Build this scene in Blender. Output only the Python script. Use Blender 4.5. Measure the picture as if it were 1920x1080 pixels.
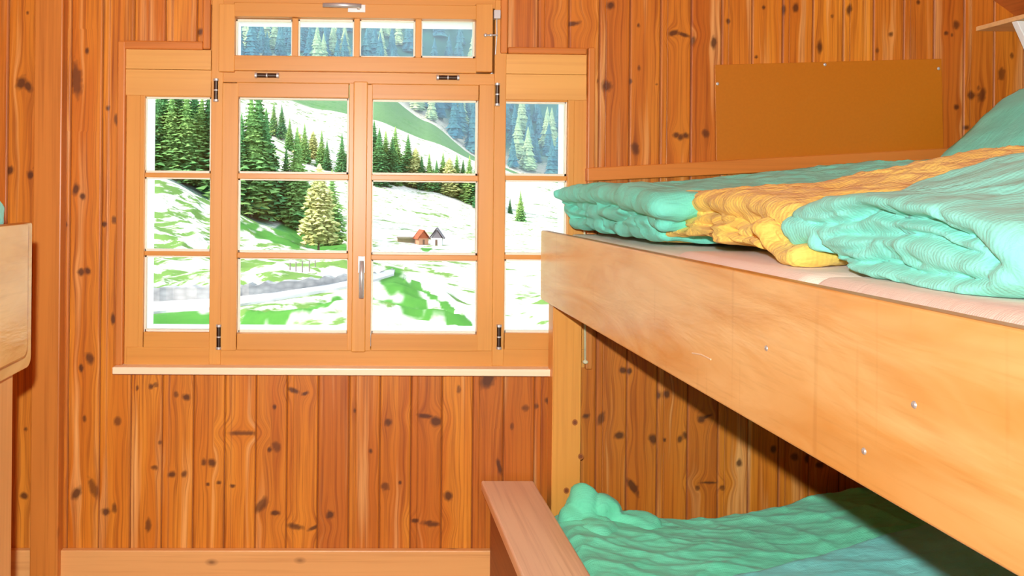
import bpy, bmesh, math, random
import numpy as np
from mathutils import Vector, Matrix
random.seed(7); np.random.seed(7)
for o in list(bpy.data.objects): bpy.data.objects.remove(o)
S = bpy.context.scene; COL = S.collection; PI = math.pi

# ------------------------------------------------------------------ camera
FPX = 1530.0; D = 2.6; EYE = 1.42; YAW = 0.020; ROLL = 0.0095; CX, CY = 701.0, 361.0
cam_d = bpy.data.cameras.new('camera'); cam = bpy.data.objects.new('camera', cam_d); COL.objects.link(cam)
RM = Matrix.Rotation(-YAW, 3, 'Z') @ Matrix(((math.cos(ROLL), -math.sin(ROLL), 0), (0, 0, -1), (math.sin(ROLL), math.cos(ROLL), 0)))
M4 = RM.to_4x4(); M4.translation = Vector((0, -D, EYE)); cam.matrix_world = M4
cam_d.sensor_fit = 'HORIZONTAL'; cam_d.sensor_width = 36; cam_d.lens = 36 * FPX / 1920
cam_d.shift_x = (960 - CX) / 1920; cam_d.shift_y = -(540 - CY) / 1920
cam_d.clip_end = 4000; cam_d.clip_start = 0.02
S.camera = cam

# ------------------------------------------------------------------ light
S.view_settings.view_transform = 'Standard'; S.view_settings.look = 'None'
S.view_settings.exposure = 0.0; S.view_settings.gamma = 1.0; S.view_settings.use_curve_mapping = False
wd = bpy.data.worlds.new('sky'); S.world = wd; wd.use_nodes = True
bgn = wd.node_tree.nodes['Background']; bgn.inputs[0].default_value = (0.72, 0.87, 1.0, 1); bgn.inputs[1].default_value = 3.0
sun_d = bpy.data.lights.new('sun', 'SUN'); sun = bpy.data.objects.new('sun', sun_d); COL.objects.link(sun)
sun_d.energy = 8; sun_d.angle = 0.01; sun_d.color = (1, 0.95, 0.86)
sun.rotation_euler = Vector((-0.80, -0.30, 0.50)).to_track_quat('Z', 'Y').to_euler(); sun.location = (-5, -5, 12)
# the photographer's flash, just above and left of the lens
fl_d = bpy.data.lights.new('camera_flash', 'POINT'); fl = bpy.data.objects.new('camera_flash', fl_d); COL.objects.link(fl)
fl.location = (-0.03, -D, EYE + 0.10); fl_d.shadow_soft_size = 0.012; fl_d.color = (0.86, 1.0, 1.04); fl_d.energy = 37
fl_d.use_nodes = True; nt = fl_d.node_tree; em = nt.nodes['Emission']; lf = nt.nodes.new('ShaderNodeLightFalloff')
lf.inputs['Strength'].default_value = 0.6; lf2 = nt.nodes.new('ShaderNodeLightFalloff'); lf2.inputs['Strength'].default_value = 1.04
ad = nt.nodes.new('ShaderNodeMath'); ad.operation = 'ADD'; nt.links.new(lf.outputs['Constant'], ad.inputs[0]); nt.links.new(lf2.outputs['Linear'], ad.inputs[1]); nt.links.new(ad.outputs[0], em.inputs['Strength'])

# ------------------------------------------------------------------ helpers
ORD = ['first', 'second', 'third', 'fourth', 'fifth', 'sixth', 'seventh', 'eighth', 'ninth', 'tenth', 'eleventh', 'twelfth', 'thirteenth', 'fourteenth', 'fifteenth', 'sixteenth', 'seventeenth', 'eighteenth', 'nineteenth', 'twentieth', 'twenty-first', 'twenty-second', 'twenty-third', 'twenty-fourth', 'twenty-fifth']
TONE = {'dark': 'dark green', 'mid': 'mid green', 'pale': 'yellowish'}
def ray(px, py):
    return RM @ Vector(((px - CX) / FPX, (CY - py) / FPX, -1))
def W(px, py, y=0.0):
    r = ray(px, py); t = (y + D) / r.y
    return Vector((r.x * t, y, EYE + r.z * t))
def WX(px, py, X):
    r = ray(px, py); t = X / r.x
    return Vector((X, -D + r.y * t, EYE + r.z * t))
def WZ(px, py, Z):
    r = ray(px, py); t = (Z - EYE) / r.z
    return Vector((r.x * t, -D + r.y * t, Z))

def link(o, parent=None):
    COL.objects.link(o)
    if parent is not None: o.parent = parent
    return o
def tag(o, label=None, cat=None, group=None, kind=None):
    if label: o['label'] = label
    if cat: o['category'] = cat
    if group: o['group'] = group
    if kind: o['kind'] = kind
    return o
def empty(name, loc=(0, 0, 0), parent=None):
    o = bpy.data.objects.new(name, None); o.location = loc; o.empty_display_size = 0.05
    return link(o, parent)
class MB:
    def __init__(s): s.v = []; s.f = []; s.mi = []
    def add(s, vs, fs, mi=0):
        n = len(s.v); s.v += [tuple(v) for v in vs]; s.f += [tuple(i + n for i in f) for f in fs]; s.mi += [mi] * len(fs); return s
    def box(s, x0, x1, y0, y1, z0, z1, mi=0, R=None):
        x0, x1 = sorted((x0, x1)); y0, y1 = sorted((y0, y1)); z0, z1 = sorted((z0, z1))
        v = [Vector(p) for p in ((x0,y0,z0),(x1,y0,z0),(x1,y1,z0),(x0,y1,z0),(x0,y0,z1),(x1,y0,z1),(x1,y1,z1),(x0,y1,z1))]
        if R is not None: v = [R @ p for p in v]
        return s.add(v, [(0,3,2,1),(4,5,6,7),(0,1,5,4),(1,2,6,5),(2,3,7,6),(3,0,4,7)], mi)
    def tube(s, pts, r, n=10, mi=0, caps=True):
        pts = [Vector(p) for p in pts]; rs = r if isinstance(r, (list, tuple)) else [r] * len(pts)
        vs = []; fs = []
        for i, p in enumerate(pts):
            a = pts[max(i-1, 0)]; b = pts[min(i+1, len(pts)-1)]; t = (b - a).normalized()
            u = t.cross(Vector((0, 0, 1)) if abs(t.z) < .9 else Vector((1, 0, 0))).normalized(); w = t.cross(u)
            for k in range(n):
                q = 2*PI*k/n; vs.append(p + (u*math.cos(q) + w*math.sin(q)) * rs[i])
        for i in range(len(pts)-1):
            for k in range(n):
                fs.append((i*n+k, i*n+(k+1) % n, (i+1)*n+(k+1) % n, (i+1)*n+k))
        if caps: fs.append(tuple(range(n))[::-1]); fs.append(tuple((len(pts)-1)*n+k for k in range(n)))
        return s.add(vs, fs, mi)
    def ball(s, c, r, seg=12, ring=8, mi=0, sc=(1, 1, 1)):
        vs = []; fs = []
        for i in range(ring+1):
            t = PI*i/ring
            for k in range(seg):
                p = 2*PI*k/seg; vs.append((c[0]+r*sc[0]*math.sin(t)*math.cos(p), c[1]+r*sc[1]*math.sin(t)*math.sin(p), c[2]+r*sc[2]*math.cos(t)))
        for i in range(ring):
            for k in range(seg): fs.append((i*seg+k, (i+1)*seg+k, (i+1)*seg+(k+1) % seg, i*seg+(k+1) % seg))
        return s.add(vs, fs, mi)
    def build(s, name, mat, parent=None, bevel=0, smooth=False, seg=2, origin=None):
        me = bpy.data.meshes.new(name)
        v = s.v
        if origin is not None: v = [(p[0]-origin[0], p[1]-origin[1], p[2]-origin[2]) for p in v]
        me.from_pydata(v, [], s.f); me.update()
        for m in (mat if isinstance(mat, (list, tuple)) else [mat]): me.materials.append(m)
        if any(s.mi): me.polygons.foreach_set('material_index', s.mi)
        bm = bmesh.new(); bm.from_mesh(me); bmesh.ops.remove_doubles(bm, verts=bm.verts, dist=1e-6); bmesh.ops.recalc_face_normals(bm, faces=bm.faces); bm.to_mesh(me); bm.free()
        if smooth: me.polygons.foreach_set('use_smooth', [True]*len(me.polygons))
        o = bpy.data.objects.new(name, me)
        if origin is not None: o.location = origin
        link(o, parent)
        if bevel:
            b = o.modifiers.new('bevel', 'BEVEL'); b.width = bevel; b.segments = seg; b.limit_method = 'ANGLE'; b.angle_limit = 0.6
        return o
def hashn(ix, iy, iz, seed):
    h = (ix*374761393 + iy*668265263 + iz*2147483647 + seed*1274126177) & 0xFFFFFFFF
    h = ((h ^ (h >> 13)) * 1274126177) & 0xFFFFFFFF
    h = h ^ (h >> 16)
    return (h & 0xFFFF) / 65535.0
def vnoise(x, y, z, seed=0):
    x, y, z = np.broadcast_arrays(np.asarray(x, float), np.asarray(y, float), np.asarray(z, float))
    fx, fy, fz = np.floor(x), np.floor(y), np.floor(z); ix, iy, iz = fx.astype(np.int64), fy.astype(np.int64), fz.astype(np.int64)
    u, v, w = x-fx, y-fy, z-fz
    u = u*u*(3-2*u); v = v*v*(3-2*v); w = w*w*(3-2*w)
    def h(a, b, c): return hashn(ix+a, iy+b, iz+c, seed)
    return (((h(0,0,0)*(1-u)+h(1,0,0)*u)*(1-v) + (h(0,1,0)*(1-u)+h(1,1,0)*u)*v)*(1-w) +
            ((h(0,0,1)*(1-u)+h(1,0,1)*u)*(1-v) + (h(0,1,1)*(1-u)+h(1,1,1)*u)*v)*w) * 2 - 1

# ------------------------------------------------------------------ materials
def srgb(r, g, b):
    f = lambda c: (c/255/12.92) if c/255 <= .04045 else ((c/255+.055)/1.055)**2.4
    return (f(r), f(g), f(b), 1)
class NT:
    def __init__(s, name):
        s.m = bpy.data.materials.new(name); s.m.use_nodes = True; s.t = s.m.node_tree; s.n = s.t.nodes
        s.b = s.n['Principled BSDF']; s.out = s.n['Material Output']
    def node(s, typ, **kw):
        n = s.n.new(typ)
        for k, v in kw.items(): setattr(n, k, v)
        return n
    def l(s, a, b): s.t.links.new(a, b)
    def ramp(s, fac, stops):
        r = s.node('ShaderNodeValToRGB'); e = r.color_ramp.elements
        while len(e) < len(stops): e.new(0.5)
        for i, (p, c) in enumerate(stops): e[i].position = p; e[i].color = c
        s.l(fac, r.inputs[0]); return r.outputs[0]
    def mix(s, fac, a, b, mode='MIX'):
        m = s.node('ShaderNodeMix', data_type='RGBA', blend_type=mode)
        for i, v in ((0, fac), (6, a), (7, b)):
            if isinstance(v, (int, float, tuple)): m.inputs[i].default_value = v
            else: s.l(v, m.inputs[i])
        return m.outputs[2]
    def math(s, op, a, b=None, clamp=False):
        m = s.node('ShaderNodeMath', operation=op, use_clamp=clamp)
        for i, v in ((0, a), (1, b)):
            if v is None: continue
            if isinstance(v, (int, float)): m.inputs[i].default_value = v
            else: s.l(v, m.inputs[i])
        return m.outputs[0]
    def noise(s, vec, scale, detail=3, rough=.5, dist=0):
        n = s.node('ShaderNodeTexNoise'); n.inputs['Scale'].default_value = scale; n.inputs['Detail'].default_value = detail
        n.inputs['Roughness'].default_value = rough; n.inputs['Distortion'].default_value = dist
        s.l(vec, n.inputs['Vector']); return n.outputs['Fac']
    def mapped(s, src, scale, loc=(0, 0, 0)):
        m = s.node('ShaderNodeMapping'); m.inputs['Scale'].default_value = scale; m.inputs['Location'].default_value = loc
        s.l(src, m.inputs['Vector']); return m.outputs[0]
    def bump(s, h, strength=.2, dist=.002):
        b = s.node('ShaderNodeBump'); b.inputs['Strength'].default_value = strength; b.inputs['Distance'].default_value = dist
        s.l(h, b.inputs['Height']); s.l(b.outputs[0], s.b.inputs['Normal'])
    def obj(s): return s.node('ShaderNodeTexCoord').outputs['Object']
def plain(name, c, rough=.5, metal=0, spec=.5):
    k = NT(name); k.b.inputs['Base Color'].default_value = c; k.b.inputs['Roughness'].default_value = rough
    k.b.inputs['Metallic'].default_value = metal; k.b.inputs['Specular IOR Level'].default_value = spec
    nz = k.noise(k.obj(), 120, 2); k.l(k.mix(.12, c, k.ramp(nz, [(.3, (0.5*c[0], .5*c[1], .5*c[2], 1)), (.7, c)])), k.b.inputs['Base Color'])
    return k.m
def wood(name, light, dark, axis='z', rough=.38, streak=.5, fine=1.0, knots=0.0, loc=(0, 0, 0), contrast=.5):
    k = NT(name); o = k.obj(); lo = {'x': 0, 'y': 1, 'z': 2}[axis]
    sc = [70*fine]*3; sc[lo] = 1.6; s2 = [9.0]*3; s2[lo] = .8
    g = k.noise(k.mapped(o, sc, loc), 1.0, 4, .6); b = k.noise(k.mapped(o, s2, loc), 1.0, 3, .5, .6)
    c = k.mix(k.ramp(b, [(.35, (0, 0, 0, 1)), (.65, (1, 1, 1, 1))]), light, tuple(l*(1-contrast*.5)+d*contrast*.5 for l, d in zip(light, dark)))
    c = k.mix(k.math('MULTIPLY', k.ramp(g, [(.48, (0, 0, 0, 1)), (.72, (1, 1, 1, 1))]), streak), c, dark)
    if knots:
        v = k.node('ShaderNodeTexVoronoi'); v.inputs['Randomness'].default_value = 1.0
        s3 = [knots]*3; s3[lo] = knots*.55; v.inputs['Scale'].default_value = 1.0
        k.l(k.mapped(o, s3, (1.3, .7, 2.1)), v.inputs['Vector'])
        c = k.mix(k.ramp(v.outputs['Distance'], [(.06, (.85, .85, .85, 1)), (.10, (.35, .35, .35, 1)), (.16, (0, 0, 0, 1))]), c, (0.09, .025, .008, 1))
    k.l(c, k.b.inputs['Base Color']); k.b.inputs['Roughness'].default_value = rough
    k.bump(g, .15, .001); return k.m
# panelled pine wall: grain and knots follow attributes computed on the wall mesh
def pine_wall():
    k = NT('pine_panelling'); uv = k.node('ShaderNodeUVMap', uv_map='grain').outputs[0]
    def att(n): a = k.node('ShaderNodeAttribute', attribute_name=n); return a.outputs['Fac']
    kn, tone, edge = att('knot'), att('tone'), att('joint')
    sep = k.node('ShaderNodeSeparateXYZ'); k.l(uv, sep.inputs[0])
    g1 = k.noise(k.mapped(uv, (95, 1.7, 1)), 1.0, 4, .62)
    g2 = k.noise(k.mapped(uv, (16, .9, 1)), 1.0, 2, .5, .4)
    rings = k.node('ShaderNodeTexWave', wave_type='BANDS', bands_direction='X'); rings.inputs['Scale'].default_value = 1
    rings.inputs['Distortion'].default_value = 5; rings.inputs['Detail'].default_value = 2; rings.inputs['Detail Scale'].default_value = .9
    k.l(k.mapped(uv, (22, 1.6, 1)), rings.inputs['Vector'])
    base = k.mix(k.ramp(g2, [(.32, (0, 0, 0, 1)), (.68, (1, 1, 1, 1))]), srgb(226, 140, 40), srgb(200, 107, 20))
    base = k.mix(k.ramp(tone, [(0, (0, 0, 0, 1)), (1, (.75, .75, .75, 1))]), base, srgb(178, 88, 24))
    pale = k.noise(k.mapped(uv, (24, .9, 1), (5, 3, 0)), 1.0, 2, .5)
    base = k.mix(k.ramp(pale, [(.56, (0, 0, 0, 1)), (.74, (.66, .66, .66, 1))]), base, srgb(250, 190, 118))
    base = k.mix(k.ramp(g1, [(.47, (0, 0, 0, 1)), (.72, (.85, .85, .85, 1))]), base, srgb(138, 60, 10))
    base = k.mix(k.ramp(rings.outputs['Fac'], [(.78, (0, 0, 0, 1)), (1, (.20, .20, .20, 1))]), base, srgb(140, 62, 14))
    base = k.mix(k.ramp(kn, [(.22, (0, 0, 0, 1)), (.5, (.45, .45, .45, 1)), (.72, (.85, .85, .85, 1))]), base, srgb(66, 29, 12))
    base = k.mix(k.math('MULTIPLY', edge, .7), base, srgb(104, 46, 12))
    k.l(base, k.b.inputs['Base Color']); k.l(k.math('ADD', k.math('MULTIPLY', edge, .4), .42), k.b.inputs['Roughness']); k.bump(g1, .2, .001)
    return k.m
def plywood(name, light, dark, loc=(0, 0, 0)):
    k = NT(name); o = k.obj()
    n1 = k.noise(k.mapped(o, (1, .8, 5.5), loc), 1.0, 1.5, .5, .5)
    w = k.math('SINE', k.math('MULTIPLY', n1, 60))
    w = k.math('ADD', k.math('MULTIPLY', w, .5), .5)
    n2 = k.noise(k.mapped(o, (3, 1.9, 9), loc), 1.0, 4, .55, 1.6)
    f = k.noise(k.mapped(o, (90, 8, 160), loc), 1.0, 2, .6)
    c = k.mix(k.ramp(n2, [(.32, (0, 0, 0, 1)), (.7, (1, 1, 1, 1))]), light, dark)
    c = k.mix(k.math('MULTIPLY', k.ramp(w, [(.6, (0, 0, 0, 1)), (1, (1, 1, 1, 1))]), .13), c, tuple(v*.72 for v in dark[:3])+(1,))
    c = k.mix(k.math('MULTIPLY', k.ramp(f, [(.55, (0, 0, 0, 1)), (.8, (1, 1, 1, 1))]), .25), c, tuple(v*.7 for v in dark[:3])+(1,))
    # thin vertical drip marks
    d = k.noise(k.mapped(o, (1, 55, 3.5), loc), 1.0, 1, .5)
    c = k.mix(k.math('MULTIPLY', k.ramp(d, [(.68, (0, 0, 0, 1)), (.80, (1, 1, 1, 1))]), .14), c, srgb(170, 100, 34))
    k.l(c, k.b.inputs['Base Color']); k.b.inputs['Roughness'].default_value = .27; k.bump(n2, .35, .006); return k.m
def fabric(name, c, c2, weave=300, bumpd=.0009, rough=.9, axis=None):
    k = NT(name); o = k.obj()
    n = k.noise(o, 9, 3, .55); base = k.mix(k.ramp(n, [(.35, (0, 0, 0, 1)), (.7, (1, 1, 1, 1))]), c, c2)
    w1 = k.node('ShaderNodeTexWave', wave_type='BANDS', bands_direction='Y'); w1.inputs['Scale'].default_value = weave/5; w1.inputs['Distortion'].default_value = 2.2; w1.inputs['Detail Scale'].default_value = 2
    w2 = k.node('ShaderNodeTexWave', wave_type='BANDS', bands_direction='X'); w2.inputs['Scale'].default_value = weave/5; w2.inputs['Distortion'].default_value = 2.5
    k.l(o, w1.inputs['Vector']); k.l(o, w2.inputs['Vector'])
    cr = k.noise(k.mapped(o, (14, 40, 40)), 1.0, 4, .62, 1.2)
    h = k.math('ADD', k.math('MULTIPLY', w1.outputs['Fac'], .5), k.math('ADD', k.math('MULTIPLY', w2.outputs['Fac'], .25), k.math('MULTIPLY', cr, 6.0)))
    base = k.mix(k.math('MULTIPLY', w1.outputs['Fac'], .10), base, tuple(v*.72 for v in c2[:3])+(1,))
    k.l(base, k.b.inputs['Base Color']); k.b.inputs['Roughness'].default_value = rough
    k.b.inputs['Specular IOR Level'].default_value = .2; k.b.inputs['Sheen Weight'].default_value = .15
    k.bump(h, .55, bumpd); return k.m
MAT = {}
MAT['pine'] = pine_wall()
MAT['win_v'] = wood('window_wood_upright', srgb(220, 150, 68), srgb(178, 104, 36), 'z', .4, .22, contrast=.4)
MAT['win_h'] = wood('window_wood_cross', srgb(216, 146, 64), srgb(176, 100, 32), 'x', .4, .22, contrast=.4)
MAT['lintel'] = wood('pale_lintel_wood', srgb(226, 164, 84), srgb(192, 120, 50), 'x', .42, .28, contrast=.6)
MAT['casing'] = wood('casing_wood', srgb(214, 128, 54), srgb(150, 76, 24), 'z', .4, .4)
MAT['casing_h'] = wood('casing_wood_cross', srgb(212, 124, 50), srgb(150, 76, 24), 'x', .4, .4)
MAT['sill'] = wood('pale_sill_wood', srgb(255, 228, 190), srgb(240, 196, 146), 'x', .38, .25)
MAT['base'] = wood('baseboard_wood', srgb(232, 166, 98), srgb(186, 116, 56), 'x', .45, .4, knots=11)
MAT['post'] = wood('post_wood', srgb(230, 152, 66), srgb(176, 96, 28), 'z', .38, .35)
MAT['postpale'] = wood('pale_post_wood', srgb(238, 176, 108), srgb(196, 122, 56), 'z', .4, .4)
MAT['cornerpost'] = wood('corner_board_wood', srgb(208, 124, 48), srgb(150, 76, 22), 'z', .4, .5, knots=9)
MAT['ply'] = plywood('bunk_plywood', srgb(252, 204, 132), srgb(232, 164, 82))
MAT['ply2'] = plywood('left_bunk_plywood', srgb(238, 196, 126), srgb(218, 164, 90), (2, .3, 1))
MAT['plyedge'] = wood('plywood_edge', srgb(220, 146, 52), srgb(170, 100, 28), 'y', .4, .5)
MAT['rail'] = wood('bench_rail_wood', srgb(248, 200, 156), srgb(196, 132, 88), 'y', .28, .45, contrast=.8)
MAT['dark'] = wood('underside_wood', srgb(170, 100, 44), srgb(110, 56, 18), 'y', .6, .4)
MAT['hard'] = plain('hardboard', srgb(188, 106, 6), .5)
MAT['steel'] = plain('brushed_steel', srgb(206, 204, 200), .4, .55)
MAT['dsteel'] = plain('dark_steel', srgb(90, 78, 70), .35, 1)
MAT['white'] = plain('white_enamel', srgb(238, 234, 228), .4)
MAT['plaster'] = plain('white_render', srgb(244, 242, 238), .9)
MAT['bead'] = plain('pane_rim_glow', srgb(240, 226, 200), .5)  # pale rim added round the panes for the glow of daylight
MAT['floor'] = wood('floor_wood', srgb(190, 130, 70), srgb(130, 76, 34), 'y', .4, .5)
MAT['ceil'] = wood('ceiling_wood', srgb(196, 108, 44), srgb(120, 56, 18), 'y', .45, .5, knots=4)
MAT['panel'] = wood('far_room_panelling', srgb(206, 122, 50), srgb(140, 70, 22), 'z', .45, .5, knots=4)
MAT['shelf'] = wood('shelf_wood', srgb(232, 182, 122), srgb(190, 130, 70), 'x', .45, .3)
MAT['mattress'] = fabric('mattress_cotton', srgb(252, 226, 206), srgb(248, 218, 196), 500, .0006)
MAT['green'] = fabric('green_cotton', srgb(132, 234, 208), srgb(116, 220, 192))
MAT['green2'] = fabric('sea_green_cotton', srgb(126, 228, 182), srgb(112, 214, 166), 300, .0008)
MAT['aqua'] = fabric('aqua_cotton', srgb(155, 240, 222), srgb(141, 228, 208))
MAT['aqua2'] = fabric('blue_aqua_cotton', srgb(140, 232, 218), srgb(124, 218, 204), 300, .0008)
MAT['yellow'] = fabric('yellow_seersucker', srgb(255, 222, 116), srgb(248, 202, 90), 200, .0020)
MAT['cord'] = plain('cream_cord', srgb(236, 214, 170), .6)
def glass():
    k = NT('window_glass'); k.n.remove(k.b)
    t = k.node('ShaderNodeBsdfTransparent'); g = k.node('ShaderNodeBsdfGlossy'); g.inputs['Roughness'].default_value = .0
    f = k.node('ShaderNodeFresnel'); f.inputs['IOR'].default_value = 1.45; m = k.node('ShaderNodeMixShader')
    t.inputs['Color'].default_value = (.97, .985, .98, 1)
    k.l(f.outputs[0], m.inputs[0]); k.l(t.outputs[0], m.inputs[1]); k.l(g.outputs[0], m.inputs[2]); k.l(m.outputs[0], k.out.inputs['Surface']); return k.m
MAT['glass'] = glass()

# ------------------------------------------------------------------ room shell
XL, XR, YB, ZC = -2.7, 2.7, -4.4, 2.5
def X_(px, py=400): return W(px, py).x
def Z_(py, px=650): return W(px, py).z
# opening (hidden behind the window frame)
OX0, OX1 = X_(243), X_(1090); OZ0, OZ1 = Z_(676), Z_(100); TX0, TX1 = X_(405), X_(928); TZ1 = Z_(-8)
KNOTS = [(40,155,9,14,.5),(53,162,8,12,-.4),(18,320,8,9,.4),(57,328,7,9,0),(52,24,3,4,0),(78,34,3,4,0),(98,38,5,6,0),(117,33,4,5,0),(143,150,11,34,-.1),
(163,95,4,7,0),(112,178,5,9,0),(202,203,5,6,0),(218,225,5,12,-.1),(230,258,3,5,0),(66,315,4,4,0),(87,317,4,4,0),(102,315,5,5,0),(142,355,7,12,.2),(155,368,6,7,0),
(122,422,5,6,0),(195,420,6,6,0),(215,412,6,8,0),(152,510,7,9,.3),(165,508,6,8,-.4),(95,612,8,10,.4),(113,618,6,8,-.4),(212,598,5,11,0),(168,672,9,12,-.3),(152,690,5,9,0),
(220,790,8,9,0),(158,785,4,7,0),(175,915,8,20,-.4),(143,925,9,13,.6),(198,960,8,8,0),(215,952,5,10,0),(70,790,7,9,-.3),(48,805,4,4,0),(283,725,5,6,0),(292,722,5,5,0),(257,728,3,6,0),
(330,740,5,6,0),(350,745,9,7,.4),(382,866,5,8,0),(397,868,8,9,0),(322,890,9,6,-.3),(345,889,6,7,.3),(290,877,7,5,0),(278,985,6,14,0),(390,908,4,4,0),(410,905,6,4,0),(436,911,6,4,0),
(550,732,14,5,.3),(572,738,8,4,-.3),(515,763,4,5,0),(518,838,8,11,-.5),(505,843,5,6,0),(455,812,30,5,0),(490,947,9,19,.7),(516,962,10,5,0),(553,987,18,6,.2),(588,990,14,4,-.4),
(619,965,8,9,0),(695,846,4,6,0),(728,792,8,8,0),(722,912,9,8,0),(797,780,17,5,.15),(818,790,13,10,0),(778,976,9,5,0),(808,982,18,6,.1),(841,930,9,10,0),(915,710,14,22,.5),(936,875,5,18,-.3),
(985,765,8,7,-.2),(1005,762,5,5,0),(1028,752,8,6,.5),(1036,861,3,6,0),(1099,780,8,5,-.4),(1127,784,8,13,.4),(1168,694,9,7,0),(1180,696,6,7,0),(1161,816,11,8,-.2),(1232,741,8,9,0),(1250,739,8,9,0),
(1225,823,9,11,-.3),(1246,825,4,5,0),(1275,823,6,8,.3),(1285,816,5,9,-.3),(1315,786,9,8,0),(1325,781,12,3,-.3),(1386,868,6,8,0),(1186,912,8,20,-.6),(1308,915,5,6,0),(1355,915,6,6,0),(1330,905,20,3,0),
(1490,857,9,8,0),(1515,860,8,9,0),(1450,842,7,8,0),(1537,872,9,7,0),(1145,10,9,8,-.3),(1138,162,11,11,-.2),(1197,48,4,5,0),(1181,153,5,6,0),(1231,158,3,3,0),(1198,128,4,6,0),(1191,278,8,13,-.3),
(1263,62,11,6,-.2),(1282,65,16,4,.3),(1299,76,5,9,.4),(1268,253,7,6,0),(1276,257,8,7,0),(1286,254,7,6,0),(1323,250,7,9,-.3),(1338,80,6,13,0),(1467,18,8,11,.1),(1492,15,6,11,0),(1432,14,4,5,0),
(1537,88,6,13,0),(1592,18,6,12,.2),(1670,64,5,5,0),(1418,107,4,4,0),(1722,4,4,6,0),(1793,47,7,10,0),(1774,62,5,5,0),(1785,66,3,4,0),(1821,179,9,9,-.4),(1841,178,8,14,.3),(1835,165,3,5,0),(1878,138,7,13,.2),
(1897,104,4,7,0),(1869,237,8,10,.3),(1811,239,7,5,0),(1793,201,6,6,0),(1897,207,4,9,0),(1031,170,8,8,0),(1040,250,6,14,.1),(1072,45,18,5,-.2),(375,60,6,8,0),(30,620,6,8,.4),(100,870,8,8,0),(45,930,9,7,0),
(300,830,4,5,0),(860,730,4,9,0),(750,905,4,4,0),(665,770,3,5,0),(960,800,4,8,0),(1122,152,4,5,0),(1365,40,5,6,0),(1645,95,4,5,0),(1560,30,3,4,0)]
def wall_front():
    pw = X_(478.5, 900) - X_(420, 900); xb0 = X_(420, 900)
    k0 = math.floor((XL - xb0)/pw); xs = []; ys = []; ed = []; pid = []
    rng = np.random.RandomState(3)
    for k in range(k0, 200):
        a = xb0 + k*pw
        if a > XR: break
        w = pw
        prof = [(0, .0045, 1), (.0016, .0035, .9), (.0034, .0004, .15), (.005, 0, 0)]
        n = 20; bead = (k % 2 == 0)
        for i in range(1, n):
            u = .005 + (w-.010)*i/n; prof.append((u, 0, 0))
        if bead: prof += [(.0205, .0002, .2), (.0218, .0022, .75), (.0232, .0002, .2)]
        prof += [(w-.005, 0, 0), (w-.0034, .0004, .1), (w-.0016, .0030, .5)]
        prof.sort()
        for u, y, e in prof: xs.append(a+u); ys.append(y); ed.append(e); pid.append(k-k0)
    xs = np.array(xs); ys = np.array(ys); ed = np.array(ed); pid = np.array(pid)
    vis = (xs > -1.35) & (xs < 2.35)
    zs = np.concatenate([np.arange(0, ZC, .006), [ZC]])
    nx, nz = len(xs), len(zs)
    X, Zg = np.meshgrid(xs, zs)
    npk = pid.max()+1; toff = rng.rand(npk)*40; tone = rng.rand(npk)**1.6
    U = X + toff[pid][None, :]; V = Zg + (rng.rand(npk)*9)[pid][None, :]
    kn = np.zeros_like(X); warp = np.zeros_like(X)
    for (px, py, sx, sy, tl) in KNOTS:
        c = W(px, py); sx = sx*.0017; sy = sy*.0017
        i0, i1 = np.searchsorted(xs, [c.x-.09, c.x+.09]); j0, j1 = np.searchsorted(zs, [c.z-.16, c.z+.16])
        if i1 <= i0: continue
        dx = X[j0:j1, i0:i1]-c.x; dz = Zg[j0:j1, i0:i1]-c.z
        ca, sa = math.cos(tl), math.sin(tl); a = (dx*ca - dz*sa)/sx; b = (dx*sa + dz*ca)/sy
        wob = vnoise(dx*160, dz*110, px*.37, 5)*.25
        r = np.sqrt(a*a+b*b)*(1+wob)
        own = pid[i0:i1] == pid[min(np.searchsorted(xs, c.x), nx-1)]
        fall = np.where(own[None, :], 1.0, .35)
        kn[j0:j1, i0:i1] = np.maximum(kn[j0:j1, i0:i1], np.clip(1.15-r*.78, 0, .62+.38*((px*7+py*3) % 10)/10)*fall)
        h = np.exp(-((dx/(sx*2.6))**2) - (dz/(sy*2.6+.012))**2)
        warp[j0:j1, i0:i1] += -np.tanh(dx/(sx*.9))*h*sx*.9
    U = U + warp + vnoise(X*4, Zg*1.4, 3, 2)*.006
    # little streaky dirt
    co = np.stack([X, np.broadcast_to(ys[None, :], X.shape), Zg], -1).reshape(-1, 3)
    cx = (xs[:-1]+xs[1:])/2; cz = (zs[:-1]+zs[1:])/2
    CXg, CZg = np.meshgrid(cx, cz)
    hole = ((CXg > OX0) & (CXg < OX1) & (CZg > OZ0) & (CZg < OZ1)) | ((CXg > TX0) & (CXg < TX1) & (CZg > OZ0) & (CZg < TZ1))
    # cut off by the slope of the roof
    hole |= CZg > slope_z(CXg) + .02
    jj, ii = np.nonzero(~hole); q = jj*nx+ii
    faces = np.stack([q, q+1, q+nx+1, q+nx], 1).astype(np.int32)
    me = bpy.data.meshes.new('wall_front')
    me.vertices.add(len(co)); me.vertices.foreach_set('co', co.astype(np.float32).ravel())
    me.loops.add(faces.size); me.loops.foreach_set('vertex_index', faces.ravel())
    me.polygons.add(len(faces)); me.polygons.foreach_set('loop_start', np.arange(0, faces.size, 4, dtype=np.int32))
    try: me.polygons.foreach_set('loop_total', np.full(len(faces), 4, dtype=np.int32))
    except Exception: pass
    me.update(calc_edges=True)
    uvl = me.uv_layers.new(name='grain'); uvs = np.stack([U.ravel(), V.ravel()], 1)[faces.ravel()]
    uvl.data.foreach_set('uv', uvs.astype(np.float32).ravel())
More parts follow.
